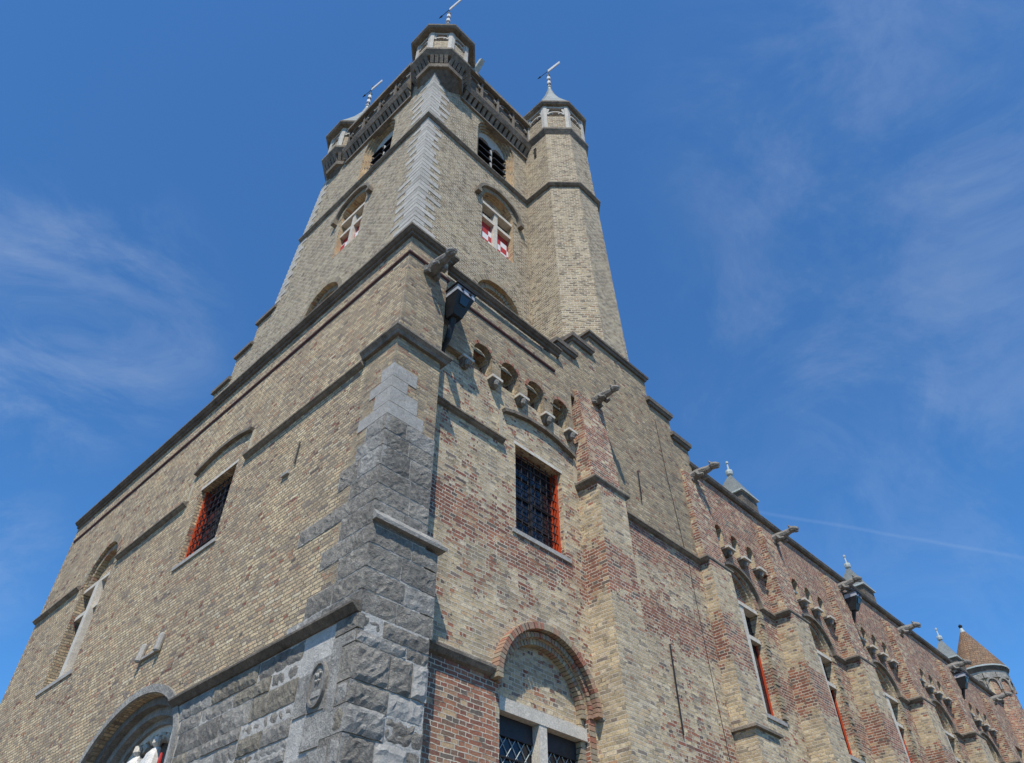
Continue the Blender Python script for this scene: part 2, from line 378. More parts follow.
for nm, cc_ in (('brick_a', (.42, .34, .22)), ('brick_b', (.33, .15, .10)), ('brick_c', (.34, .28, .19)), ('brick_d', (.22, .10, .08)), ('brick_e', (.46, .39, .28)), ('brick_f', (.30, .25, .185))):
    stone(nm, cc_, .2, .008, 16)
stone('brick_g', (.33, .21, .145), .2, .008, 16)
VO = ['brick_a', 'brick_c', 'brick_f', 'brick_g', 'brick_c']; VOR = ['brick_g', 'brick_g', 'brick_c', 'brick_f', 'brick_b']
def molding(mb, path, z, prof, mat=None, closed=False, caps=True, block=.62):
    """path: xy points; outward is to the right of travel; prof: (out, dz) points"""
    # cut long straight runs into stones that sit a few millimetres out of line with one another
    if block and not closed:
        q = [Vector((path[0][0], path[0][1]))]; zz_ = [0.0]
        for a_, b_ in zip(path, path[1:]):
            a_ = Vector((a_[0], a_[1])); b_ = Vector((b_[0], b_[1])); ln = (b_ - a_).length; t = (b_ - a_) / max(ln, 1e-6); pn = Vector((t.y, -t.x)); s_ = 0
            while ln - s_ > block * 1.7:
                s_ += block * random.uniform(.7, 1.25)
                q.append(a_ + t * s_ + pn * random.uniform(-.002, .002)); zz_.append(random.uniform(-.005, .003))
            q.append(b_); zz_.append(0.0)
        path = [(p.x, p.y) for p in q]; z = [z + k_ for k_ in zz_]
    n = len(path); P2 = [Vector((p[0], p[1])) for p in path]; mit = []
    for i in range(n):
        def nrm(a, b):
            t = (b - a).normalized(); return Vector((t.y, -t.x))
        if closed: n0 = nrm(P2[i - 1], P2[i]); n1_ = nrm(P2[i], P2[(i + 1) % n])
        else:
            n0 = nrm(P2[i - 1], P2[i]) if i > 0 else None; n1_ = nrm(P2[i], P2[i + 1]) if i < n - 1 else None
            n0 = n0 or n1_; n1_ = n1_ or n0
        m_ = (n0 + n1_); mit.append(m_ / max(.25, (1 + n0.dot(n1_))))
    ring = [[(P2[i].x + mit[i].x * o, P2[i].y + mit[i].y * o, (z[i] if isinstance(z, (list, tuple)) else z) + dz) for o, dz in prof] for i in range(n)]
    k = len(prof)
    for i in range(n if closed else n - 1):
        a, b = ring[i], ring[(i + 1) % n]
        for q in range(k): mb.face([a[q], b[q], b[(q + 1) % k], a[(q + 1) % k]], mat)
    if not closed and caps: mb.face(ring[0], mat); mb.face(ring[-1], mat)
def tube(mb, pts, rads, mat=None, n=8, caps=True):
    rings = []
    for i, p in enumerate(pts):
        p = Vector(p); t = (Vector(pts[min(i + 1, len(pts) - 1)]) - Vector(pts[max(i - 1, 0)])).normalized()
        a = t.cross(Vector((0, 0, 1)) if abs(t.z) < .9 else Vector((1, 0, 0))).normalized(); b = t.cross(a)
        r = rads[i] if isinstance(rads, (list, tuple)) else rads
        ra, rb = (r if isinstance(r, tuple) else (r, r))
        rings.append([p + a * ra * math.cos(2 * math.pi * k / n) + b * rb * math.sin(2 * math.pi * k / n) for k in range(n)])
    for i in range(len(rings) - 1):
        for k in range(n): mb.face([rings[i][k], rings[i][(k + 1) % n], rings[i + 1][(k + 1) % n], rings[i + 1][k]], mat)
    if caps: mb.face(rings[0], mat); mb.face(rings[-1], mat)
def ngon(cx, cy, a, n=8, ph=None):
    """regular polygon with apothem a; faces square to the axes for n=8, travelled so that outward is to the right"""
    r = a / math.cos(math.pi / n); ph = math.pi / n if ph is None else ph
    return [(cx + r * math.cos(ph + 2 * math.pi * k / n), cy + r * math.sin(ph + 2 * math.pi * k / n)) for k in range(n)]
def prism(mb, ring0, z0, ring1, z1, mat=None, top=True, bot=True):
    n = len(ring0)
    for k in range(n):
        a, b = ring0[k], ring0[(k + 1) % n]; c_, e = ring1[(k + 1) % n], ring1[k]
        mb.face([(*a, z0), (*b, z0), (*c_, z1), (*e, z1)], mat)
    if bot: mb.face([(*p, z0) for p in ring0], mat)
    if top: mb.face([(*p, z1) for p in ring1], mat)
def empty(name, loc, label=None, cat=None, group=None):
    o = bpy.data.objects.new(name, None); C.objects.link(o); o.location = (0, 0, 0)
    o.empty_display_size = .5
    if label: o['label'] = label; o['category'] = cat
    if group: o['group'] = group
    return o
def struct(mb, name): o = mb.build(name); o['kind'] = 'structure'; return o

# ------------------------------------------------------------------ ground
g = MB(); g.face([(-1500, -1500, -.13), (1500, -1500, -.13), (1500, 1500, -.13), (-1500, 1500, -.13)], 'ground'); struct(g, 'ground')
g = MB(); box(g, (-60, -6.0, -.126), (90, -5.999, 0), 'paving')
g = MB(); box(g, (-3.2, -3.4, -.12), (45, .1, 0), 'paving'); box(g, (-3.2, .1, -.12), (-.0, 22, 0), 'paving'); struct(g, 'pavement')
g = MB(); g.face([(-40, -9.5, -.124), (60, -9.5, -.124), (60, -3.6, -.124), (-40, -3.6, -.124)], 'asphalt'); struct(g, 'road')

# ================================================================== TOWN HALL
HALL = empty('town_hall', (0, 0, 0), 'long buttressed brick hall with a stepped gable and rough grey stone corner', 'building')
LEND = 14.22; ZC = 13.05
YS = .20   # upper, corbelled-out wall of the first bay
YL = .32   # lower wall of the first bay
# ---- front wall with openings
w1 = rect(4.78, 6.12, 8.74, 10.43)
w2 = arch_hole(9.90, 11.42, 7.88, 10.30, .84)
po = arch_hole(4.04, 7.52, -.1, 5.0, 1.24, 24)
wall = MB()
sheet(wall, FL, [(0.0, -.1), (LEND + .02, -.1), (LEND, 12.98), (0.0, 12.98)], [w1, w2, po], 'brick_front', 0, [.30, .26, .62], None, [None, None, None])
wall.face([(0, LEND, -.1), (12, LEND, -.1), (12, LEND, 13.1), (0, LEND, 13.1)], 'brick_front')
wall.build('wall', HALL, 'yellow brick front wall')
# ---- long side: lower wall of bay 1, blind bay, further bays
BUT = [4.78, 8.74, 12.28, 16.0, 20.1, 24.35, 28.6]; BW = .85  # side bay positions back-projected from image pixels onto the wall planes
wall = MB()
A1 = [2.06, 2.78, 3.51, 4.25]
bw = rect(3.03, 4.28, 8.33, 10.12); ba = arch_hole(2.66, 4.56, 2.6, 5.70, .92, 20)
sheet(wall, FRy(YL), [(.88, -.1), (4.9, -.1), (4.9, 11.75), (.88, 11.75)], [bw, ba] + [arch_hole(a - .235, a + .235, 11.30, 11.60, .22, 10) for a in A1], 'brick_side', 0, [.30, .30] + [.22] * 4, None, [None, None] + ['brick_side'] * 4)
wall.build('wall', HALL, 'side wall behind the corner pier, yellow brick with red courses')
wall = MB()
sheet(wall, FRy(.22), [(4.85, -.1), (9.0, -.1), (9.0, 10.0), (4.85, 10.0)], [], 'brick_side')
wall.build('wall', HALL, 'blind side wall between the first two buttresses, patched with red brick')
YB = .42; YU = .30
AX = {}
arl = []
for i in range(1, 6):
    x0 = BUT[i] + BW; x1 = BUT[i + 1]
    k = 4; c0 = x0 - .02
    cs_ = [x1 - .36 - .72 * q for q in range(4)][::-1]      # corbel centres
    AX[i] = cs_; arl += [cc + .36 for cc in cs_[:-1]] + [cs_[0] - .36]
arl = sorted(arl)
wins = []
for i in range(1, 7):
    cx = BUT[i + 1] - 1.58 if i < 6 else BUT[6] + 2.4
    wins.append(cx)
wins = wins[:5]
wall = MB()
holes = [arch_hole(cx - .72, cx + .68, 7.35, 9.95, .72) for cx in wins] + [arch_hole(a - .15, a + .15, 11.20, 11.45, .16, 8) for a in arl]
sheet(wall, FRy(YB), [(8.9, -.1), (33.0, -.1), (33.0, 11.8), (8.9, 11.8)], holes, 'brick_side', 0, [.30] * len(wins) + [.25] * len(arl), None, [None] * len(wins) + ['brick_side'] * len(arl))
wall.face([(33, YB, -.1), (33, 12, -.1), (33, 12, 13), (33, YB, 13)], 'brick_side')
wall.build('wall', HALL, 'side wall of the buttressed bays, yellow brick with red bands')

# ---- corbelled upper walls with little arches
def scallop(u0, u1, zb, zt, arches, zs, r, legs):
    pts = [(u0, zt), (u0, zb)]
    for a in arches:
        pts += [(a - r, zb)] + [(a - r * math.cos(R(t)), zs + r * math.sin(R(t))) for t in range(0, 181, 18)] + [(a + r, zb)]
    pts += [(u1, zb), (u1, zt)]
    return pts
A1 = [2.06, 2.78, 3.51, 4.25]
up_ = MB()
sheet(up_, FRy(YS), scallop(.88, 4.62, 11.26, 13.05, A1, 11.62, .245, 0), [], 'brick_pier', 0, 0, outer_rev=.13)
up_.build('corbelled_wall', HALL, 'upper brick wall resting on four small arches beside the corner pier')
up_ = MB()
sheet(up_, FRy(YU), scallop(9.1, 33.0, 11.12, 13.0, arl, 11.46, .165, 0), [], 'brick_side_upper', 0, 0, outer_rev=.13)
up_.build('corbelled_wall', HALL, 'reddish upper wall of the buttressed bays above rows of small arches')

# ---- stepped gable over the blind bay
gb = MB()
steps = [(4.28, 4.86, 13.68), (4.86, 5.52, 14.28), (5.52, 7.74, 14.86), (7.74, 8.62, 14.16), (8.62, 9.28, 13.56)]
out_ = [(4.81, 10.0), (9.28, 10.0)]
for a, b, zt in reversed(steps): out_ += [(b, zt - .08), (a, zt - .08)]
G = FRy(.225)
out_ += [(4.28, 12.3), (4.81, 12.3)]
for d_, y_ in ((0, 0), (.45, .45)): sheet(gb, G, out_, [], 'brick_pier', d_)
for i in range(len(out_)):
    a, b = out_[i], out_[(i + 1) % len(out_)]
    gb.face([G.P(*a, 0), G.P(*b, 0), G.P(*b, .45), G.P(*a, .45)], 'brick_pier')
gab = gb.build('stepped_gable', HALL, 'stepped brick gable wall rising over the blind bay')
for a, b, zt in steps:
    cp = MB(); cp.mats = ['coping_stone']
    e0 = .09
    F = G; th = .05 if b - a > 2 else .10
    cp.hexa([F.P(a - e0, zt - th, -.10), F.P(b + .06, zt - th, -.10), F.P(b + .06, zt - th, .5), F.P(a - e0, zt - th, .5),
             F.P(a - e0, zt, -.11), F.P(b + .06, zt, -.11), F.P(b + .06, zt + .07, .5), F.P(a - e0, zt + .07, .5)])
    cp.hexa([F.P(a - .03, zt - th - .07, -.05), F.P(b + .02, zt - th - .07, -.05), F.P(b + .02, zt - th - .07, .48), F.P(a - .03, zt - th - .07, .48),
             F.P(a - .03, zt - th - .001, -.075), F.P(b + .02, zt - th - .001, -.075), F.P(b + .02, zt - th - .001, .48), F.P(a - .03, zt - th - .001, .48)])
    cp.build('coping', gab)
# ---- corner pier
pier = MB()
zt = 12.98
pier.face([(0, -.003, -.1), (.9, -.003, -.1), (.9, -.003, zt), (0, -.003, zt)], 'brick_pier')
pier.face([(.9, -.003, -.1), (.9, .36, -.1), (.9, .36, zt), (.9, -.003, zt)], 'brick_pier')
pier.face([(-.004, -.003, -.1), (-.004, .82, -.1), (-.004, .82, 10.42), (-.004, -.003, 10.42)], 'brick_pier')
pier.build('corner_pier', HALL, 'projecting brick pier on the corner')
# mouldings ------------------------------------------------------
PRO_C = [(0, 0), (.14, 0), (.14, -.045), (.12, -.055), (.09, -.09), (.05, -.105), (.05, -.155), (.03, -.165), (0, -.175)]
PRO_S = [(0, 0), (.02, 0), (.10, -.045), (.10, -.075), (.075, -.085), (.05, -.11), (0, -.13)]
co = MB(); co.mats = ['dark_stone']
molding(co, [(.0, LEND), (0, 0), (.92, 0), (.92, YS), (4.27, YS)], 13.27, PRO_C); 
co.build('cornice', HALL, 'dark stone cornice around the corner')
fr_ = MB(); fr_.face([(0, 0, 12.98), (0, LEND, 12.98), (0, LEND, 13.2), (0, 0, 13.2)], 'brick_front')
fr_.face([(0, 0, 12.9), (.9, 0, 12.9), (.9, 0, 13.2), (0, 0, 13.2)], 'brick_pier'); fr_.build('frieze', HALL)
rs = MB(); rs.mats = ['red_stone']; PR = [(0, 0), (.035, -.01), (.035, -.045), (0, -.075)]
molding(rs, [(-.001, LEND - .2), (-.001, -.004), (.92, -.004), (.92, YS - .001), (4.12, YS - .001)], 12.64, PR); rs.build('string_course', HALL, 'thin dark red moulding below the cornice')
# cut: the piece over the first window is replaced by its hood, so build it in two runs
st = MB(); st.mats = ['old_stone']
for a, b in ((4.42, .83), (9.68, 6.63), (LEND + .02, 11.64)):
    st = MB(); st.mats = ['old_stone']; molding(st, [(0, a), (0, b)], 10.42, PRO_S); st.build('string_course', HALL)
cl = MB(); cl.mats = ['old_stone']
molding(cl, [(-.005, .86), (-.005, -.005), (.93, -.005), (.93, .34)], 10.62, [(0, 0), (.02, 0), (.13, -.05), (.13, -.09), (.08, -.14), (.06, -.20), (0, -.20)])
cl.build('pier_ledge', HALL, 'moulded ledge around the corner pier')
st = MB(); st.mats = ['old_stone']
molding(st, [(.9, YL), (2.70, YL)], 10.05, PRO_S); st.build('string_course', HALL); st = MB(); st.mats = ['old_stone']; molding(st, [(1.0, YL), (2.62, YL)], 5.93, [(0, 0), (.02, 0), (.12, -.06), (.12, -.10), (.06, -.16), (0, -.18)])
st.build('string_course', HALL, 'low stone string course on the side wall beside the big arched window')
st = MB(); st.mats = ['old_stone']; molding(st, [(5.6, .22), (8.76, .22)], 10.08, PRO_S); st.build('string_course', HALL, 'stone string course across the blind bay')
# roofline gutter of the side
co = MB(); co.mats = ['dark_stone']
molding(co, [(9.2, YU), (33.05, YU)], 13.03, [(0, 0), (.10, .02), (.12, -.02), (.10, -.09), (.05, -.13), (0, -.13)]); co.build('cornice', HALL, 'thin dark eaves cornice of the long side')
# roof
rf = MB(); rf.mats = ['slate']
rf.face([(9.2, .55, 13.0), (33, .55, 13.0), (33, 6.5, 19.2), (9.2, 6.5, 19.2)]); rf.face([(9.2, 12.5, 13.0), (33, 12.5, 13.0), (33, 6.5, 19.2), (9.2, 6.5, 19.2)])
rf.face([(.6, 7.2, 13.1), (.6, 14.2, 13.1), (6, 14.2, 18.2), (6, 7.2, 18.2)]); rf.face([(11.5, 7.2, 13.1), (11.5, 14.2, 13.1), (6, 14.2, 18.2), (6, 7.2, 18.2)])
rf.face([(.1, 5, 13.05), (9, 5, 13.05), (9, LEND, 13.05), (.1, LEND, 13.05)], 'lead')
rf.face([(33, .55, 13.0), (33, 12.5, 13.0), (33, 6.5, 19.2)], 'brick_side'); rf.face([(9.2, .55, 13.0), (9.2, 12.5, 13.0), (9.2, 6.5, 19.2)], 'brick_side')
roof = rf.build('roof', HALL)
wb = MB(); wb.face([(12, LEND, -.1), (12, 12.5, -.1), (12, 12.5, 13.1), (12, LEND, 13.1)], 'brick_side'); wb.face([(12, 12.5, -.1), (33, 12.5, -.1), (33, 12.5, 13.1), (12, 12.5, 13.1)], 'brick_side'); wb.build('wall', HALL, 'plain brick back wall')

# ---- stone on the corner: individual blocks
def block(mb, pts_lo, z0, z1, mat, jit=.012, bev=.018, inset=.0):
    """extruded block from an L or box footprint given as xy list"""
    n = len(pts_lo); cx = sum(p[0] for p in pts_lo) / n; cy = sum(p[1] for p in pts_lo) / n
    mb_ring = lambda z, s: [(p[0] + (cx - p[0]) * s + random.uniform(-jit, jit) * .4, p[1] + (cy - p[1]) * s + random.uniform(-jit, jit) * .4, z) for p in pts_lo]
    rings = [mb_ring(z0, bev * .9), mb_ring(z0 + bev, 0), mb_ring(z1 - bev, 0), mb_ring(z1, bev * .9)]
    for a, b in zip(rings, rings[1:]):
        for k in range(n): mb.face([a[k], a[(k + 1) % n], b[(k + 1) % n], b[k]], mat)
    mb.face(rings[0], mat); mb.face(rings[-1], mat)
def rockblock(mb, F, u0, u1, z0, z1, proj, mat, deep=.12, amp=.007, seg=.055, skirt=.022):
    """rock-faced stone: a gridded front that swells and is uneven, margins drawn back"""
    if mat in ('rock_stone', 'rubble_stone'): mat = random.choice([mat, mat, 'rock_stone_b', 'rock_stone_c', 'rock_stone_d'] if F is FL and z1 < 5.75 else [mat, mat, mat, 'rock_stone_b', 'rock_stone_c'])
    nu = max(2, int((u1 - u0) / seg)); nz = max(2, int((z1 - z0) / seg))
    gp = []
    ex = [random.uniform(0, .012) for _ in range(4)]
    for i in range(nu + 1):
        row = []
        for j in range(nz + 1):
            fu, fz = i / nu, j / nz
            e = min(fu * (u1 - u0), (1 - fu) * (u1 - u0), fz * (z1 - z0), (1 - fz) * (z1 - z0))
            s_ = min(1, e / .05)
            edge = i in (0, nu) or j in (0, nz)
            d = -proj * (.72 + .28 * s_) - (random.uniform(-amp, amp) if not edge else random.uniform(-.004, .004))
            ju = random.uniform(-.25, .25) * (u1 - u0) / nu if not edge else 0; jz = random.uniform(-.25, .25) * (z1 - z0) / nz if not edge else 0
            row.append(F.P(u0 + (u1 - u0) * fu + ju, z0 + (z1 - z0) * fz + jz + (random.uniform(-.006, .006) if edge else 0), d))
        gp.append(row)
    for i in range(nu):
        for j in range(nz): mb.face([gp[i][j], gp[i + 1][j], gp[i + 1][j + 1], gp[i][j + 1]], mat)
    per = [gp[i][0] for i in range(nu + 1)] + [gp[nu][j] for j in range(1, nz + 1)] + [gp[i][nz] for i in range(nu - 1, -1, -1)] + [gp[0][j] for j in range(nz - 1, 0, -1)]
    for a, b in zip(per, per[1:] + per[:1]): mb.face([a, b, b + F.n * (deep + proj), a + F.n * (deep + proj)], mat)
F0 = Fr((0, 0, 0), (1, 0, 0), (0, 1, 0))
# smooth top quoins
q = MB(); q.mats = ['smooth_stone']
zz = 9.82
for hy, hx, hh in ((.28, .46, .27), (.52, .30, .22), (.36, .52, .30), (.70, .66, .24)):
    z1_, z0_ = zz, zz - hh + .008
    box(q, (-.012, -.012, z0_), (hx, .10, z1_), 'smooth_stone'); box(q, (-.0121, .10, z0_), (.10, hy, z1_), 'smooth_stone'); zz -= hh
q.build('quoins', HALL, 'smooth pale grey quoin stones at the top of the stone corner')
q = MB(); q.mats = ['rock_stone']
ztop_rock = zz
rows = [(.45, .30), (.62, .27), (.95, .36), (.62, .30), (1.75, .27), (.70, .36), (1.05, .28), (.60, .34), (1.20, .30), (1.55, .34)]
for k, (ly, hh) in enumerate(rows):
    z1_, z0_ = zz - .009, zz - hh + .009
    if z0_ < 5.72: z0_ = 5.72
    wide = 1.12 if z0_ < 6.85 else .905
    y0_ = -.035
    cut = random.uniform(.38, .62) * wide
    # corner stones wrap: two faces share the arris at (-p,-p)
    rockblock(q, F0, -.02, cut - .006, z0_, z1_, .022, 'rock_stone', deep=.06)
    if wide > 1.0:
        rockblock(q, F0, cut + .006, wide, z0_, z1_, .022, 'rock_stone', deep=.34)
    else: rockblock(q, F0, cut + .006, wide, z0_, z1_, .022, 'rock_stone', deep=.30)
    if ly > .9:
        rockblock(q, FL, -.02, ly * .52, z0_, z1_, .02, 'rock_stone', deep=.05); rockblock(q, FL, ly * .52 + .012, ly, z0_, z1_, .018, 'rock_stone', deep=.05)
    else: rockblock(q, FL, -.02, ly, z0_, z1_, .02, 'rock_stone', deep=.05)
    fbox(q, FL, .0, ly + .012, z0_ - .009, z1_ + .009, -.010, .01, 'mortar_stone')
    zz -= hh
    if zz < 5.75: break
for a_, b_ in ((0, .895),): q.face([(a_, -.011, 5.8), (b_, -.011, 5.8), (b_, -.011, ztop_rock), (a_, -.011, ztop_rock)], 'mortar_stone')
q.build('quoins', HALL, 'dark rock-faced grey stone blocks wrapping the corner', smooth=False)
# stepped ledge where the pier widens on the side face
lg = MB(); lg.mats = ['rock_stone_c']
lg.hexa([(-.015, -.095, 6.98), (1.20, -.095, 6.98), (1.20, .3, 6.97), (-.015, .0, 6.97), (-.015, -.10, 7.03), (1.20, -.10, 7.03), (1.17, .3, 7.04), (-.015, .0, 7.04)]); lg.hexa([(-.015, -.10, 7.031), (1.20, -.10, 7.031), (1.17, .3, 7.041), (-.015, .0, 7.041), (-.015, -.022, 7.14), (1.14, -.022, 7.14), (1.14, .3, 7.14), (-.015, .0, 7.14)])
lg.build('pier_ledge', HALL, 'sloped pale stone sill capping the wide stone base of the pier')
# base below the low ledge
lg = MB(); lg.mats = ['dark_stone']
molding(lg, [(-.005, 4.345), (-.005, -.04)], 5.84, [(0, 0), (.02, .01), (.14, -.03), (.14, -.06), (.05, -.13), (0, -.14)])
lg.build('string_course', HALL, 'sloping dark ledge over the rubble base of the front')
q = MB(); q.mats = ['rubble_stone']
z_ = 5.70
rws = [.26, .20, .30, .17, .22, .26, .14, .32, .24, .2, .28, .3, .26, .3, .28, .3, .3, .28]
for hh in rws:
    u = 1.02 if z_ > 3.9 else .2
    tq = max(0.0, (z_ - hh * .4 - 5.0) / 1.34); ue = 5.78 - 1.90 * math.sqrt(max(0, 1 - tq * tq)) if tq > 0 else 3.88
    while u < ue - .02:
        wd = random.uniform(.35, 1.15)
        if ue - u - wd < .3: wd = ue - u
        mt = random.choice(['rubble_stone', 'rubble_stone', 'rock_stone', 'rubble_stone'])
        if hh > .25 and random.random() < .35 and wd < .9:
            rockblock(q, FL, u + .008, u + wd - .008, z_ - hh / 2 + .007, z_ - .007, random.uniform(.03, .06), mt, amp=.008, seg=.06)
            rockblock(q, FL, u + .008, u + wd - .008, z_ - hh + .007, z_ - hh / 2 - .007, random.uniform(.03, .06), mt, amp=.008, seg=.06)
        else: rockblock(q, FL, u + .008, u + wd - .008, z_ - hh + .007, z_ - .007, random.uniform(.03, .065), mt, amp=.008, seg=.06)
        u += wd
    z_ -= hh
    if z_ < .0: break
q.face([(-.026, 0, 0), (-.026, 3.9, 0), (-.026, 4.2, 5.72), (-.026, 0, 5.72)], 'mortar_stone')
q.build('stone_base', HALL, 'courses of rough grey rubble stone at the foot of the front', smooth=False)
q = MB(); q.mats = ['rock_stone']
z_ = 5.70
for hh in (.20, .16, .42, .26, .30, .34, .38, .30, .36, .34, .4, .36, .4, .36, .5, .5):
    u = -.05; wd_ = 1.06 + random.uniform(-.03, .03); n_ = 3 if hh > .3 else 2
    if z_ < .1: break
    cuts = sorted(random.uniform(.25, .9) for _ in range(n_ - 1)); cuts = [-.05] + cuts + [wd_]
    for a, b in zip(cuts, cuts[1:]):
        if b - a < .08: continue
        rockblock(q, F0, a + .006, b - .006, z_ - hh + .008, z_ - .008, .06 + random.uniform(-.02, .025), 'rock_stone' if random.random() < .75 else 'smooth_stone', deep=.36, amp=.010)
    rockblock(q, FL, -.05, .17, z_ - hh + .008, z_ - .008, .05, 'rock_stone', deep=.04)
    z_ -= hh
q.face([(.0, -.036, 0), (1.05, -.036, 0), (1.05, -.036, 5.72), (0, -.036, 5.72)], 'mortar_stone')
q.face([(1.05, -.008, 0), (1.05, .34, 0), (1.05, .34, 5.72), (1.05, -.008, 5.72)], 'mortar_stone')
q.build('stone_base', HALL, 'massive rough grey stone blocks at the foot of the corner', smooth=False)
# smooth panel with oval carved medallion
q = MB(); q.mats = ['rock_stone_c']
for (a, b, c_, e) in ((.18, .36, 4.62, 5.36), (.36, .72, 4.30, 4.68), (.73, 1.0, 4.72, 5.20), (.37, .72, 4.70, 5.32), (.18, .55, 4.0, 4.28), (.56, 1.0, 3.9, 4.25), (.18, 1.0, 3.5, 3.88)):
    fbox(q, FL, a + .006, b - .006, c_ + .006, e - .006, -.045, .02, None, .006)
q.face([(-.02, .17, 3.4), (-.02, 1.01, 3.4), (-.02, 1.01, 5.4), (-.02, .17, 5.4)], 'mortar_stone')
pan = q.build('stone_panel', HALL, 'smooth dressed stones around the medallion')
md = MB(); md.mats = ['grey_carved']
el = lambda a, b, d: [FL.P(.545 + a * math.cos(t * math.pi / 14), 5.005 + b * math.sin(t * math.pi / 14), d) for t in range(28)]
r0, r1, r2, r3 = el(.165, .265, -.04), el(.165, .265, -.085), el(.14, .235, -.085), el(.135, .23, -.06)
for a, b in ((r0, r1), (r1, r2), (r2, r3)):
    for k in range(28): md.face([a[k], a[(k + 1) % 28], b[(k + 1) % 28], b[k]])
md.face(r3)
for (u, z, r) in ((.545, 5.10, .035), (.50, 5.12, .022), (.59, 5.12, .022), (.52, 5.04, .02), (.57, 5.04, .02)):
    tube(md, [FL.P(u, z, -.055), FL.P(u, z, -.075), FL.P(u, z, -.088)], [r, r * .9, r * .4], 'smooth_stone')
for k in range(5): fbox(md, FL, .46 + k * .036, .485 + k * .036, 4.86, 4.93, -.072, -.05, 'smooth_stone')
md.build('medallion', pan, 'oval carved stone medallion')

# ---- windows ---------------------------------------------------
def hood_label(F, parent, pts, th=.10, proj=.10, mat='old_stone', name='hood_mould', label=None):
    """drip mould following a polyline in the wall plane"""
    mb = MB(); mb.mats = [mat]
    o = []
    for i, p in enumerate(pts):
        a = Vector(pts[max(0, i - 1)]); b = Vector(pts[min(len(pts) - 1, i + 1)]); t = (b - a).normalized(); nn = Vector((-t.y, t.x))
        if nn.y < -.2: nn = -nn
        o.append((p[0] + nn.x * th, p[1] + nn.y * th))
    band(mb, F, pts, o, -proj, .002, mat)
    return mb.build(name, parent, label)
def grille(F, parent, u0, u1, z0, z1, d, nu, nz, r=.009, name='grille'):
    mb = MB(); mb.mats = ['iron']
    for i in range(nu):
        u = u0 + (u1 - u0) * (i + .5) / nu; tube(mb, [F.P(u, z0, d), F.P(u, z1, d)], r, n=5)
    for j in range(nz):
        z = z0 + (z1 - z0) * (j + .5) / nz; tube(mb, [F.P(u0, z, d - .018), F.P(u1, z, d - .018)], r, n=5)
    return mb.build(name, parent)
def frame_rect(mb, F, u0, u1, z0, z1, w, d0, d1, mat):
    fbox(mb, F, u0, u0 + w, z0, z1, d0, d1, mat); fbox(mb, F, u1 - w, u1, z0, z1, d0, d1, mat)
    fbox(mb, F, u0 + w, u1 - w, z0, z0 + w, d0 + .002, d1, mat); fbox(mb, F, u0 + w, u1 - w, z1 - w, z1, d0 + .002, d1, mat)
def barred_window(F, u0, u1, z0, z1, hood, label, hr, sill=.08):
    wn_ = MB(); wn_.mats = ['orange_paint']
    fbox(wn_, F, u0 + .003, u0 + .05, z0 + .004, z1 - .004, .10, .28); fbox(wn_, F, u1 - .05, u1 - .003, z0 + .004, z1 - .004, .10, .28); fbox(wn_, F, u0 + .003, u1 - .003, z0 + .003, z0 + .03, .16, .279)
    win = wn_.build('window', HALL, label)
    gl = MB(); gl.face([F.P(u0, z0, .25), F.P(u1, z0, .25), F.P(u1, z1, .25), F.P(u0, z1, .25)], 'glass'); gl.build('pane', win)
    gf = MB(); gf.mats = ['black_paint']; nb = 2
    for k in range(1, 2): fbox(gf, F, (u0 + u1) / 2 - .025, (u0 + u1) / 2 + .025, z0 + .07, z1 - .07, .21, .249)
    for k in range(1, 4): z = z0 + (z1 - z0) * k / 4; fbox(gf, F, u0 + .07, u1 - .07, z - .012, z + .012, .215, .248)
    gf.build('glazing_bars', win)
    grille(F, win, u0 + .04, u1 - .04, z0 + .02, z1 - .02, .13, 7, 10, .010)
    s_ = MB(); s_.mats = ['smooth_stone']; fbox(s_, F, u0 - .10, u1 + .12, z0 - sill, z0 - .002, -.03, .29, None); s_.build('sill', win)
    l_ = MB(); l_.mats = ['pale_stone']; fbox(l_, F, u0 - .03, u1 + .03, z1 + .002, z1 + .07, -.006, .28); l_.build('lintel', win)
    a, b, zs = hood; n = 14
    pts = [(a + (b - a) * i / n, zs + hr * (1 - (2 * i / n - 1) ** 2)) for i in range(n + 1)]
    hood_label(F, win, pts, .07, .09)
    # side drops of pale brick
    for a_ in (a - .09, b): dr = MB(); fbox(dr, F, a_, a_ + .09, z1 - .02, zs, -.012, .01, 'brick_e'); dr.build('brick_jamb', win)
    return win
barred_window(FL, 4.78, 6.12, 8.74, 10.43, (4.46, 6.60, 11.02), 'barred window with orange-red frame in the front wall', .17)
barred_window(FRy(YL), 3.03, 4.28, 8.33, 10.12, (2.70, 4.66, 10.66), 'barred window with orange-red frame in the side wall beside the corner', .19)
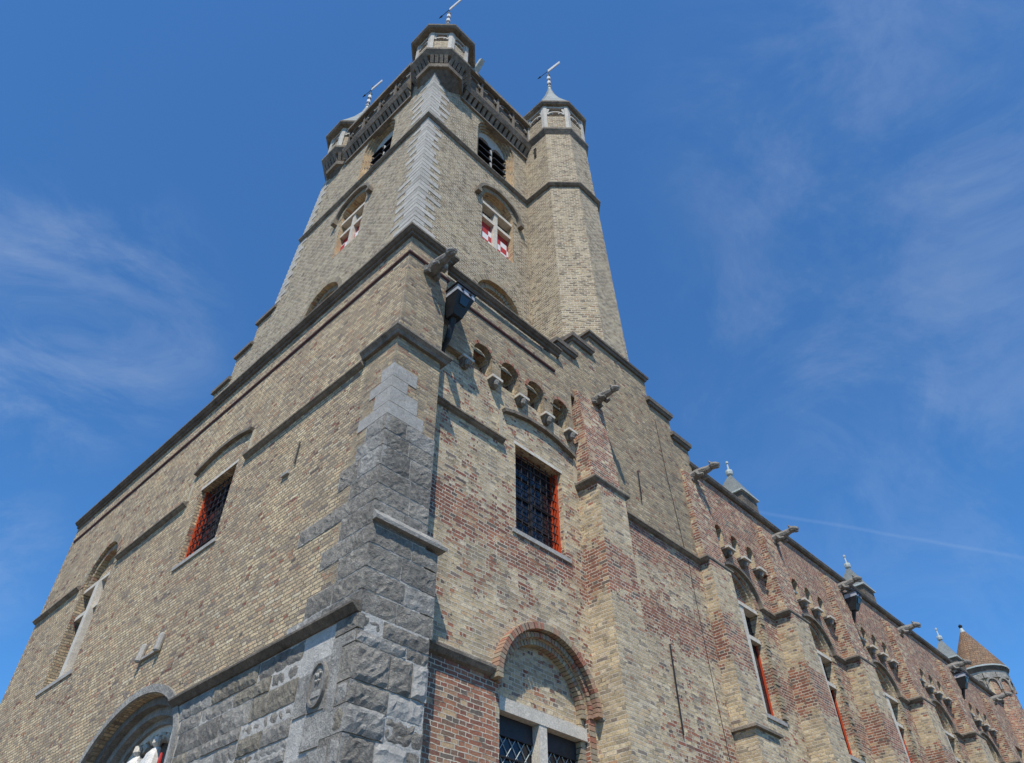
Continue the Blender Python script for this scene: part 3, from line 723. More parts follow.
def cross_window(F, u0, u1, z0, z1, zt, um, label, parent, glassmat='glass', d=.14, niche=None, shutters=False, sill=True, mw_=.075, lattice=False, deep=.25, red=False, lintel_out=0.02, mdeep=.10):
    wn_ = MB(); wn_.mats = ['pale_stone']; e = .003
    fbox(wn_, F, um - mw_, um + mw_, z0 + e, z1 - .09, d - (.15 if red else mdeep), d + .05)
    fbox(wn_, F, u0 + e, um - mw_ - .001, zt - .05, zt + .05, d - .09, d + .05); fbox(wn_, F, um + mw_ + .001, u1 - e, zt - .05, zt + .05, d - .09, d + .05)
    fbox(wn_, F, u0 + e, u1 - e, z1 - .09, z1, lintel_out, d + .06)
    win = wn_.build('window', parent, label)
    gl = MB(); gl.face([F.P(u0, z0, d + .045), F.P(u1, z0, d + .045), F.P(u1, z1, d + .045), F.P(u0, z1, d + .045)], glassmat)
    gl.build('pane', win)
    if red:
        r_ = MB(); fbox(r_, F, u1 - e - .03, u1 - e, z0 + e, zt - .052, d + .005, d + .04, 'orange_paint'); r_.build('frame', win)
    if sill:
        s_ = MB(); s_.mats = ['smooth_stone']; fbox(s_, F, u0 - .12, u1 + .14, z0 - .09, z0 - .002, -.03, .2); s_.build('sill', win)
    if shutters:
        for a, b in ((u0 + .01, um - mw_ - .01), (um + mw_ + .01, u1 - .01)):
            sh = MB(); sh.mats = ['shutter_paint']; fbox(sh, F, a, b, z0 + .01, zt - .30, d - .02, d + .01); sh.build('shutter', win, 'red and white chequered shutter')
            rp = MB(); rp.mats = ['red_paint']; fbox(rp, F, a, b, zt - .295, zt - .055, d + .01, d + .03); rp.build('shutter_top', win)
    return win
# front arched cross window
W2 = cross_window(FL, 9.90, 11.42, 7.88, 10.22, 9.52, 10.55, 'tall stone cross window under a round brick arch at the far end of the front wall', HALL, d=.18, lintel_out=.05, mw_=.10, mdeep=.16)
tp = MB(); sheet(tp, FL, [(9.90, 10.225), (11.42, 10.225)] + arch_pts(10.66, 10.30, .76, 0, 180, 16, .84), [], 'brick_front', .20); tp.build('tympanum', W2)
tp = MB(); voussoirs(tp, FL, 10.66, 10.30, .765, .95, -.012, .2, VO, 34, .84 / .76); voussoirs(tp, FL, 10.66, 10.30, .62, .755, .07, .2, VO, 28, .84 / .76); tp.build('arch', W2)
# side windows of the further bays
for k, cx in enumerate(wins):
    F = FRy(YB)
    lab = ['tall stone cross window with red lower frame in the first buttressed bay', 'tall stone cross window in the second buttressed bay', 'tall stone cross window in the third buttressed bay', 'tall stone cross window in the fourth buttressed bay', 'tall stone cross window in the fifth buttressed bay'][k]
    W = cross_window(F, cx - .72, cx + .68, 7.35, 9.86, 9.12, cx - .02, lab, HALL, d=.16, red=True, mw_=.095, lintel_out=-.015)
    tp = MB(); sheet(tp, F, [(cx - .72, 9.865), (cx + .68, 9.865)] + arch_pts(cx - .02, 9.95, .70, 0, 180, 16, .72), [], 'brick_side', .16); tp.build('tympanum', W)
    tp = MB(); voussoirs(tp, F, cx - .02, 9.95, .70, .86, -.01, .2, VO, 30, .72 / .70); voussoirs(tp, F, cx - .02, 9.95, .58, .69, .06, .2, VO, 26, .72 / .70)
    # toothed brick jamb right of the opening
    zq = 7.4
    while zq < 9.9:
        w_ = random.choice((.16, .19, .22))
        fbox(tp, F, cx + .685, cx + .685 + w_, zq, zq + .058, -.03 - random.uniform(0, .035), .02, random.choice(VO)); zq += .074
    tp.build('arch', W)
    pts = arch_pts(cx - .02, 9.98, .90, 180, 0, 16, .74)
    hood_label(F, W, pts, .06, .10)
# string runs between hood and buttress
for k, cx in enumerate(wins):
    i = k + 1
    st = MB(); st.mats = ['old_stone']; molding(st, [(cx + .92, YB), (BUT[i + 1] + .02, YB)], 10.06, PRO_S); st.build('string_course', HALL)
    if cx - .94 - (BUT[i] + BW) > .05:
        st = MB(); st.mats = ['old_stone']; molding(st, [(BUT[i] + BW - .02, YB), (cx - .94, YB)], 10.06, PRO_S); st.build('string_course', HALL)

# big arched window near the ground at the corner bay
F = FRy(YL); wn_ = MB(); wn_.mats = ['pale_stone']
fbox(wn_, F, 2.665, 4.555, 5.38, 5.56, .03, .2); fbox(wn_, F, 3.50, 3.66, 2.62, 5.379, .04, .2); fbox(wn_, F, 2.665, 2.73, 2.62, 5.379, .08, .2); fbox(wn_, F, 4.48, 4.555, 2.62, 5.379, .08, .2)
WB = wn_.build('window', HALL, 'large arched window with stone mullion and diamond leaded panes low on the side wall')
gl = MB(); gl.face([F.P(2.66, 2.6, .21), F.P(4.56, 2.6, .21), F.P(4.56, 5.5, .21), F.P(2.66, 5.5, .21)], 'glass'); gl.build('pane', WB)
lt = MB(); lt.mats = ['lead']
for u0_, u1_ in ((2.74, 3.495), (3.665, 4.475)):
    z0_, z1_ = 2.65, 5.12
    s_ = .17; sl_ = 1.35
    import itertools
    for sgn in (1, -1):
        c0 = -3.5
        while c0 < 4:
            # line z = z0 + sgn*sl*(u-u0) + c0 clipped to the rectangle
            pts = []
            ua, ub = u0_, u1_
            za = z0_ + sgn * sl_ * 0 + c0; zb = z0_ + sgn * sl_ * (ub - ua) + c0
            (p, q_) = (za, zb)
            if not ((p < z0_ and q_ < z0_) or (p > z1_ and q_ > z1_)):
                def cl_(u, z):
                    return u, z
                t0, t1 = 0.0, 1.0; dz = zb - za
                for lim, sg in ((z0_, 1), (z1_, -1)):
                    if abs(dz) > 1e-9:
                        t = (lim - za) / dz
                        if (dz > 0) == (sg > 0): t0 = max(t0, t)
                        else: t1 = min(t1, t)
                if t1 > t0 + .02:
                    A = F.P(ua + (ub - ua) * t0, za + dz * t0, .195); B = F.P(ua + (ub - ua) * t1, za + dz * t1, .195); tube(lt, [A, B], .006, n=4)
            c0 += .245
    for z in (3.4, 4.2, 4.86): fbox(lt, F, u0_, u1_, z - .01, z + .01, .17, .19, 'iron')
    fbox(lt, F, u0_, u1_, 5.12, 5.379, .17, .2, 'black_paint')
lt.build('leading', WB)
tp = MB(); sheet(tp, F, [(2.66, 5.565), (4.56, 5.565)] + arch_pts(3.61, 5.70, .95, 0, 180, 20, .92), [], 'brick_side', .15); tp.build('tympanum', WB)
tp = MB(); voussoirs(tp, F, 3.61, 5.72, 1.03, 1.13, -.15, .02, VOR, 46, .95 / .98); voussoirs(tp, F, 3.61, 5.70, .955, 1.028, -.05, .02, VOR, 46, .92 / .95); voussoirs(tp, F, 3.61, 5.70, .86, .945, .03, .2, VO, 40, .92 / .95)
z = 3.0
while z < 5.68:
    fbox(tp, F, 4.57, 4.70, z, z + .07, -.02, .02, random.choice(VOR)); fbox(tp, F, 4.44, 4.555, z, z + .07, .075, .2, random.choice(VO)); z += .082
tp.build('arch', WB)
hb = MB(); hb.mats = ['grey_carved']; tube(hb, [F.P(4.80, 5.78, .02), F.P(4.80, 5.74, -.10), F.P(4.80, 5.70, -.15)], [.06, .07, .03], n=8); hb.build('hood_boss', WB)

# portal at the bottom of the front
F = FL; pt = MB(); pt.mats = ['pale_stone']
PC, PZ = 5.78, 5.0
RG = ((1.735, 1.86, -.05, .02, 'rock_stone_c'), (1.55, 1.73, .14, .35, 'rock_stone_b'), (1.38, 1.545, .26, .5, 'rock_stone_c'), (1.24, 1.375, .38, .55, 'rock_stone_c'))
for r0_, r1_, d0, d1, mt in RG:
    arcband(pt, F, PC, PZ, r0_, r1_, d0, d1, mt, n=30, k=.72)
    for s_ in (-1, 1):
        a, b = sorted((PC + s_ * r0_, PC + s_ * r1_)); fbox(pt, F, a, b, 0, PZ - .001, d0, d1, mt)
POR = pt.build('portal', HALL, 'moulded stone portal arch low on the front wall')
tp = MB(); tp.mats = ['pale_stone']
arcband(tp, F, PC, PZ, 1.02, 1.15, .44, .6, 'pale_stone', n=22, k=.78)
for a in range(15, 170, 17):
    u = PC + 1.0 * math.cos(R(a)); z = PZ + .76 * math.sin(R(a)); tube(tp, [F.P(u, z, .40), F.P(u, z - .02, .46), F.P(u, z - .03, .58)], [.04, .085, .07], n=7)
tp.face([F.P(4.04, 0, .619), F.P(7.52, 0, .619), F.P(7.52, 6.3, .619), F.P(4.04, 6.3, .619)], 'dark_stone')
tp.build('tympanum', POR, 'carved tracery in the portal head')
sc = MB(); sc.mats = ['white_paint']
# painted sculpture group: two seated figures either side of a shield
for u, s_, m1 in ((5.35, 1, 'white_paint'), (5.98, -1, 'white_paint'), (6.52, -1, 'white_paint')):
    z = 4.85 if u < 6.4 else 4.70
    tube(sc, [F.P(u, z, .30), F.P(u, z + .25, .27), F.P(u + .02, z + .5, .30), F.P(u, z + .63, .34)], [(.19, .15), (.17, .14), (.13, .11), (.05, .05)], m1, 9)
    tube(sc, [F.P(u, z + .62, .32), F.P(u, z + .68, .29), F.P(u, z + .75, .30), F.P(u, z + .81, .33)], [.04, .07, .065, .02], 'pale_stone', 9)
    tube(sc, [F.P(u + .1 * s_, z + .5, .27), F.P(u + .2 * s_, z + .34, .20), F.P(u + .28 * s_, z + .44, .19)], [.05, .045, .03], m1, 6)
fbox(sc, F, 5.62, 5.76, 5.08, 5.36, .24, .28, 'pale_stone'); fbox(sc, F, 5.64, 5.69, 5.12, 5.22, .233, .239, 'red_paint')
tube(sc, [F.P(5.0, 4.9, .28), F.P(5.02, 5.2, .27), F.P(5.04, 5.32, .28)], [.03, .03, .02], 'red_paint', 7)
tube(sc, [F.P(6.2, 4.8, .30), F.P(6.22, 5.1, .28), F.P(6.2, 5.32, .30)], [.09, .08, .04], 'pale_stone', 8)
sc.build('sculpture', POR, 'painted white and red sculpture group in the portal')
# two projecting spout stones on the front
for u in (6.26, 5.62):
    s_ = MB(); s_.mats = ['smooth_stone']
    tube(s_, [FL.P(u, 7.27, -.03), FL.P(u, 7.25, -.035), FL.P(u, 6.97, -.06), FL.P(u, 6.95, -.055)], [.035, .055, .06, .04], n=10); s_.build('bracket', HALL)
s_ = MB(); s_.mats = ['smooth_stone']; fbox(s_, FL, 5.68, 6.20, 6.98, 7.02, -.05, .01); s_.build('bracket', HALL, 'thin stone bar between the two brackets on the front')
s_ = MB(); s_.mats = ['iron']; tube(s_, [FL.P(2.42, 9.6, -.02), FL.P(2.42, 9.15, -.03)], .014, n=5); s_.mats.append('smooth_stone'); fbox(s_, FL, 2.55, 2.75, 9.02, 9.08, -.05, .01, 'smooth_stone'); s_.build('wall_anchor', HALL)

# ---- corbels and blind arch trims
def corbel(F, u, z, head=True, s=1.0):
    mb = MB(); mb.mats = ['pale_stone']
    w = .135 * s
    fbox(mb, F, u - w, u + w, z - .055, z, -.15 * s, .0)
    mb.hexa([F.P(u - .06, z - .20, -.03), F.P(u + .06, z - .20, -.03), F.P(u + .06, z - .20, .0), F.P(u - .06, z - .20, 0),
             F.P(u - w * .85, z - .056, -.125), F.P(u + w * .85, z - .056, -.125), F.P(u + w * .85, z - .056, 0), F.P(u - w * .85, z - .056, 0)], 'old_stone')
    if head:
        tube(mb, [F.P(u, z - .07, -.09), F.P(u, z - .12, -.11), F.P(u, z - .18, -.10), F.P(u, z - .22, -.07)], [.045, .066, .058, .02], 'grey_carved', 8)
        tube(mb, [F.P(u, z - .14, -.17), F.P(u, z - .16, -.16)], [.012, .015], 'grey_carved', 5)
    return mb
for u in (1.68, 2.42, 3.145, 3.88, 4.57): corbel(FRy(YL - .01), u, 11.27).build('corbel', HALL, None)
for i in AX:
    for u in AX[i]: corbel(FRy(YB - .01), u, 11.135, s=1.3).build('corbel', HALL)
for cx in A1:
    ab = MB(); voussoirs(ab, FRy(YS), cx, 11.62, .245, .315, -.014, .12, VOR, 13); ab.build('blind_arch', HALL)
for cx in arl:
    ab = MB(); voussoirs(ab, FRy(YU), cx, 11.46, .165, .235, -.014, .12, VOR, 9); ab.build('blind_arch', HALL)

# ---- buttresses
def buttress(x, first=False):
    mb = MB(); mt = 'brick_buttress'
    o = -.04 if first else 0.0
    yt, ya, yb, yc = .15, .05, -.04 + o, -.20
    if first: ya, yb, yc = -.08, -.14, -.28
    W_ = BW
    zt_ = 12.50
    def seg(z0, y0, z1, y1):
        mb.hexa([(x, y0, z0), (x + W_, y0, z0), (x + W_, .44, z0), (x, .44, z0), (x, y1, z1), (x + W_, y1, z1), (x + W_, .44, z1), (x, .44, z1)], mt)
    seg(10.0, ya, zt_, yt); seg(6.45, yb - .08, 10.0, yb); seg(-.1, (yb - .3) if first else yc - .35, 6.45, (yb - .08) if first else yc - .05)
    cap = 'old_stone'
    mb.hexa([(x, yt, zt_), (x + W_, yt, zt_), (x + W_, .4, zt_), (x, .4, zt_), (x, .31, zt_ + .12), (x + W_, .31, zt_ + .12), (x + W_, .4, zt_ + .12), (x, .4, zt_ + .12)], mt)
    b = mb.build('buttress', HALL)
    lg = MB(); lg.mats = ['old_stone']
    yw = YL if first else (.22 if x < 9 else YB)
    molding(lg, [(x, yw), (x, ya), (x + W_, ya), (x + W_, yw if not first else .22)], 10.13, [(0, 0), (.02, 0), (.11, -.06), (.11, -.10), (.05, -.16), (0, -.18)])
    lg.build('ledge', b)
    if first: return b
    lg = MB(); lg.mats = ['old_stone']
    molding(lg, [(x, yw), (x, yc - .05), (x + W_, yc - .05), (x + W_, yw)], 6.52, [(0, .02), (.02, .02), (.07, -.02), (.07, -.07), (0, -.08)])
    lg.build('ledge', b)
    return b
for k, x in enumerate(BUT): buttress(x, k == 0)

# ---- gargoyles
def gargoyle(base, dirv, L_=.74, s=1.0, droop=.02):
    mb = MB(); mb.mats = ['grey_carved']; b = Vector(base); d = Vector(dirv).normalized(); side = Vector((-d.y, d.x, 0)); upv = Vector((0, 0, 1))
    P = lambda t, h=0, w=0: b + d * (t * L_) + upv * (h * s) + side * (w * s)
    tube(mb, [P(-.05, -.02), P(.1, -.01), P(.28, .015), P(.45, .02), P(.60, .03 - droop), P(.72, .035 - droop)], [(.11 * s, .09 * s), (.12 * s, .105 * s), (.105 * s, .10 * s), (.085 * s, .085 * s), (.075 * s, .08 * s), (.06 * s, .065 * s)], n=9)
    tube(mb, [P(.68, .045 - droop), P(.78, .055 - droop), P(.88, .045 - droop), P(.96, .02 - droop), P(1.0, .015 - droop)], [.055 * s, (.085 * s, .085 * s), (.075 * s, .065 * s), (.05 * s, .045 * s), .03 * s], n=9)
    tube(mb, [P(.86, -.01 - droop), P(.92, -.035 - droop), P(.98, -.04 - droop)], [.035 * s, .03 * s, .018 * s], n=6)      # lower jaw
    for w in (-.07, .07):
        tube(mb, [P(.76, .11 - droop, w * .7), P(.73, .16 - droop, w)], [.03 * s, .008 * s], n=5)         # ears
        tube(mb, [P(.30, -.02, w * 1.3), P(.36, -.10, w * 1.4), P(.50, -.105, w * 1.1)], [.05 * s, .04 * s, .03 * s], n=6)     # fore legs
        tube(mb, [P(.06, -.02, w * 1.5), P(.04, -.12, w * 1.5), P(.16, -.13, w * 1.3)], [.06 * s, .05 * s, .035 * s], n=6)
    return mb
gargoyle((.50, -.01, 12.50), (-.03, -1, 0), .68, 1.15).build('gargoyle', HALL, 'stone gargoyle spout on the corner pier below the cornice')
g2 = gargoyle((5.40, .15, 12.56), (0, -1, 0), .66)
tube(g2, [(5.40, -.42, 12.6), (5.40, -.42, 12.82)], .012, 'iron', 5); g2.build('gargoyle', HALL, 'stone gargoyle with an upright iron spike on the first buttress')
for k, (x, z) in enumerate(((9.16, 12.50), (12.95, 12.40), (16.75, 12.42), (20.95, 12.45), (25.2, 12.50), (29.6, 12.55))):
    gargoyle((x, .24, z), (.02 * random.uniform(-1, 1), -1, 0), random.uniform(.76, .84), 1.15, random.uniform(-.02, .04)).build('gargoyle', HALL)

# ---- iron wall anchors
def anchor(y, x, z0, z1, knob=False, r=.016):
    mb = MB(); mb.mats = ['iron']; tube(mb, [(x, y - .03, z0), (x + .01, y - .03, z1)], r, n=5)
    if knob: tube(mb, [(x, y, (z0 + z1) / 2), (x, y - .05, (z0 + z1) / 2), (x, y - .07, (z0 + z1) / 2)], [.035, .04, .02], n=6)
    mb.build('wall_anchor', HALL)
anchor(.22, 6.75, 10.68, 11.42); anchor(.22, 6.97, 6.0, 7.6); 
for i in (1, 2, 3, 4, 5): anchor(YU, BUT[i] + BW + .16, 10.75, 11.55, True, .022)
anchor(YB, 10.35, 6.2, 6.9, True, .022)
cr = MB(); cr.mats = ['iron']; tube(cr, [(8.26, .212, 9.9), (8.30, .212, 8), (8.42, .212, 6), (8.5, .212, 4)], .006, n=4); cr.build('lightning_conductor', HALL)
cr = MB(); cr.mats = ['iron']; tube(cr, [(7.92, .215, 13.6), (8.0, .212, 12), (8.2, .212, 10.1)], .007, n=4); cr.build('lightning_conductor', HALL)

# ---- dormer spirelets on the eaves
def spirelet(x, y, label):
    mb = MB(); mb.mats = ['slate']
    sq = lambda a: [(x - a, y - a), (x + a, y - a), (x + a, y + a), (x - a, y + a)]
    prism(mb, sq(.40), 13.0, sq(.40), 13.95, 'dark_stone'); prism(mb, sq(.47), 13.95, sq(.47), 14.0, 'lead', True, True)
    prism(mb, sq(.46), 14.0, sq(.05), 14.85, 'slate', True, False)
    d = mb.build('dormer', HALL, label)
    f = MB(); f.mats = ['lead']; tube(f, [(x, y, 14.75), (x, y, 14.86), (x, y, 14.9), (x, y, 14.98), (x, y, 15.05), (x, y, 15.07), (x, y, 15.30), (x, y, 15.32), (x, y, 15.38), (x, y, 15.40)],
         [.07, .045, .10, .11, .10, .03, .022, .045, .045, .015], n=8); f.build('finial', d)
spirelet(12.92, .92, 'slate spirelet with lead finial nearest the stepped gable')
spirelet(20.55, .92, 'middle slate spirelet with lead finial on the eaves')
spirelet(28.7, .92, 'farthest slate spirelet with lead finial beside the round turret')

# ---- round stair turret at the far end
cx, cy = 32.2, .75
rt = MB(); N_ = 20
prism(rt, ngon(cx, cy, .96, N_), 8.0, ngon(cx, cy, .90, N_), 14.15, 'brick_side_upper'); prism(rt, ngon(cx, cy, .4, N_), 6.8, ngon(cx, cy, .96, N_), 8.0, 'brick_side_upper', True, True)
RT = rt.build('stair_turret', HALL, 'round brick turret with conical tiled roof at the far end')
rr = MB(); prism(rr, ngon(cx, cy, 1.08, N_), 14.40, ngon(cx, cy, 1.08, N_), 14.46, 'lead'); prism(rr, ngon(cx, cy, 1.08, N_), 14.46, ngon(cx, cy, .12, N_), 16.3, 'roof_tile', True, False)
prism(rr, ngon(cx, cy, .13, N_), 16.22, ngon(cx, cy, .05, N_), 16.5, 'lead'); tube(rr, [(cx, cy, 16.48), (cx, cy, 16.6), (cx, cy, 16.67)], [.05, .09, .03], 'iron'); rr.build('roof', RT)
rb = MB(); prism(rb, ngon(cx, cy, .97, N_), 14.22, ngon(cx, cy, 1.06, N_), 14.40, 'dark_stone'); prism(rb, ngon(cx, cy, .93, N_), 14.16, ngon(cx, cy, .97, N_), 14.22, 'lead')
for k in range(12):
    a = 2 * math.pi * k / 12; n_ = Vector((math.cos(a), math.sin(a), 0)); t_ = Vector((-n_.y, n_.x, 0))
    Fk = Fr(Vector((cx, cy, 0)) + n_ * .945, t_, -n_)
    arcband(rb, Fk, 0, 13.72, .175, .235, -.02, .06, 'rock_stone_c', n=8)
    fbox(rb, Fk, -.235, -.185, 13.45, 13.72, -.02, .06, 'rock_stone_c'); fbox(rb, Fk, .185, .235, 13.45, 13.72, -.02, .06, 'rock_stone_c')
    fbox(rb, Fk, -.235, .235, 13.95, 14.16, -.01, .06, 'rock_stone_c')
rb.build('arcade', RT, 'grey arched stone band under the conical roof')

# ================================================================== BELFRY
# belfry set back behind the stepped gable by scaling the group about the camera
BEL = empty('belfry_tower', (0, 0, 0), 'tall square brick belfry with corner turrets rising behind the corner of the hall', 'tower')
BEL.scale = (1.33, 1.33, 1.33); BEL.location = (1.5726, 2.3227, -0.528)
TX, TY, TL = .03, .06, 3.30
TF = Fr((TX, 0, 0), (0, 1, 0), (1, 0, 0)); TR = FRy(TY)
# steps left of the tower, on the front
gb = MB(); lst = [(5.2, 6.12, 15.44), (6.12, 6.78, 14.72), (6.78, 7.48, 14.0), ]
out_ = [(4.4, 10.2), (7.48, 10.2)] + [p for a, b, zt in reversed(lst) for p in ((b, zt - .07), (a, zt - .07))] + [(4.4, 15.37)]
GL = Fr((.05, 0, 0), (0, 1, 0), (1, 0, 0))
for d_ in (0, .4): sheet(gb, GL, out_, [], 'brick_tower', d_)
for i in range(len(out_)):
    a, b = out_[i], out_[(i + 1) % len(out_)]; gb.face([GL.P(*a, 0), GL.P(*b, 0), GL.P(*b, .4), GL.P(*a, .4)], 'brick_tower')
gab2 = gb.build('stepped_gable', BEL, 'crow steps descending from the tower above the front cornice')
for a, b, zt in lst:
    cp = MB(); cp.mats = ['coping_stone']; fbox(cp, GL, max(a - .06, 5.3), b + .05, zt - .08, zt + .02, -.07, .46); cp.build('coping', gab2)

hl = arch_hole(2.12, 3.06, 15.22, 16.72, .40); hb_ = arch_hole(1.48, 2.72, 17.82, 19.25, .66); hbl = arch_hole(2.42, 3.68, 12.9, 13.52, .70)
hr_ = arch_hole(1.78, 2.76, 14.88, 16.42, .44); hbr = arch_hole(1.54, 2.84, 17.82, 19.28, .66); hblr = arch_hole(1.70, 2.94, 12.9, 13.10, .62)
tw = MB()
sheet(tw, TF, [(TY, 10.1), (5.62, 10.1), (5.46, 15.42), (4.66, 20.0), (4.55, 20.6), (TY, 20.6)], [hl, hb_, hbl], 'brick_tower', 0, [.24, .50, .22], 'brick_tower_arch', [None, None, 'brick_tower_arch'])
tw.face([(TX, 5.62, 10.1), (TX, 5.46, 15.42), (3.2, 5.46, 15.42), (3.2, 5.62, 10.1)], 'brick_tower')
tw.face([(TX, 5.46, 15.42), (TX, 4.66, 20.0), (3.2, 4.66, 20.0), (3.2, 5.46, 15.42)], 'brick_tower')
tw.face([(TX, 4.66, 20.0), (TX, 4.55, 20.6), (3.2, 4.55, 20.6), (3.2, 4.66, 20.0)], 'brick_tower')
tw.build('wall', BEL, 'front wall of the belfry')
tw = MB()
sheet(tw, TR, [(TX, 10.1), (TL + .1, 10.1), (TL + .1, 20.6), (TX, 20.6)], [hr_, hbr, hblr], 'brick_tower', 0, [.24, .50, .22], 'brick_tower_arch', [None, None, 'brick_tower_arch'])
tw.face([(5.0, TY, 10.1), (5.0, 4.6, 10.1), (5.0, 4.6, 20.6), (5.0, TY, 20.6)], 'brick_tower'); tw.face([(3.2, 4.6, 10.1), (5, 4.6, 10.1), (5, 4.6, 20.6), (3.2, 4.6, 20.6)], 'brick_tower')
tw.face([(3.3, TY, 10.1), (5.0, TY, 10.1), (5.0, TY, 20.6), (3.3, TY, 20.6)], 'brick_tower')
tw.face([(TX, TY, 20.55), (5.0, TY, 20.55), (5.0, 4.6, 20.55), (TX, 4.6, 20.55)], 'lead')
tw.build('wall', BEL, 'side wall of the belfry')
# quoins of the tower corner, alternately long and short
q = MB(); q.mats = ['quoin_stone']; z_ = 10.44; k = 0
while z_ < 20.0:
    if not (17.55 < z_ < 17.70):
        a, b = ((.62, .30) if k % 2 else (.34, .58))
        seg_ = max(0, (z_ - 13.3) / 4.4) if z_ < 17.6 else (z_ - 17.7) / 2.6
        sc_ = 1.25 - .40 * seg_
        a *= sc_ * random.uniform(.72, 1.18); b *= sc_ * .78 * random.uniform(.72, 1.18)
        h_ = .125 + random.uniform(-.006, .006)
        mq = random.choice(('quoin_stone', 'quoin_stone_b', 'quoin_stone_c', 'quoin_stone')); box(q, (TX - .008, TY - .009, z_), (TX + b, TY + .03, z_ + h_), mq); box(q, (TX - .0081, TY + .03, z_), (TX + .03, TY + a, z_ + h_), mq)
        k += 1
    z_ += .142
q.build('quoins', BEL, 'pale grey quoin stones on the near corner of the tower')
q = MB(); q.mats = ['quoin_stone']; z_ = 13.6; k = 0
while z_ < 19.9:
    ye = 5.46 + (15.42 - z_) * .075 if z_ < 15.42 else 5.46 - (z_ - 15.42) * .1747
    if z_ > 15.5:
        fbox(q, TF, ye - (.36 if k % 2 else .22), ye + .012, z_, z_ + .13, -.012, .25); k += 1
    z_ += .15
q.build('quoins', BEL, 'pale quoin stones on the far front corner of the tower')
# string course at mid height, round the stair turret too
SX, SY = 4.10, -.34; SA = .83
octr = lambda a: ngon(SX, SY, a)
V = octr(SA)      # vertices; pick those facing front and side
st = MB(); st.mats = ['old_stone']
RX, RY, RA = SX + .03, SY - .02, .855; RT_ = RA * math.tan(math.pi / 8)
vis = [(RX - RA, TY), (RX - RA, RY - RT_), (RX - RT_, RY - RA), (RX + RT_, RY - RA), (RX + RA, RY - RT_), (RX + RA, TY + .5)]
molding(st, [(TX, 5.05), (TX, TY)] + vis, 17.80, [(0, 0), (.02, 0), (.08, -.04), (.08, -.07), (.03, -.12), (0, -.13)])
st.build('string_course', BEL, 'stone string course round the tower and its stair turret')
# stair turret body
tb = MB(); prism(tb, ngon(SX + .11, SY - .08, .98), 10.1, octr(.79), 20.5, 'brick_tower'); box(tb, (3.29, -.12, 10.1), (3.6, .2, 20.5), 'brick_tower')
TB = tb.build('stair_turret', BEL, 'octagonal brick stair turret on the right of the belfry')
for (p_, n_) in (((SX - SA, -.30, 19.55), (-1, 0, 0)), ((4.16, SY - SA, 15.9), (0, -1, 0)), ((4.30, SY - SA, 13.9), (0, -1, 0))):
    sl_ = MB(); p_ = Vector(p_); n_ = Vector(n_); t_ = Vector((-n_.y, n_.x, 0)); Fk = Fr((p_.x, p_.y, 0), t_, -n_)
    fbox(sl_, Fk, -.035, .035, p_.z, p_.z + .36, -.004, .01, 'iron'); fbox(sl_, Fk, -.06, .06, p_.z + .365, p_.z + .40, -.02, .01, 'quoin_stone'); sl_.build('slit_window', TB)
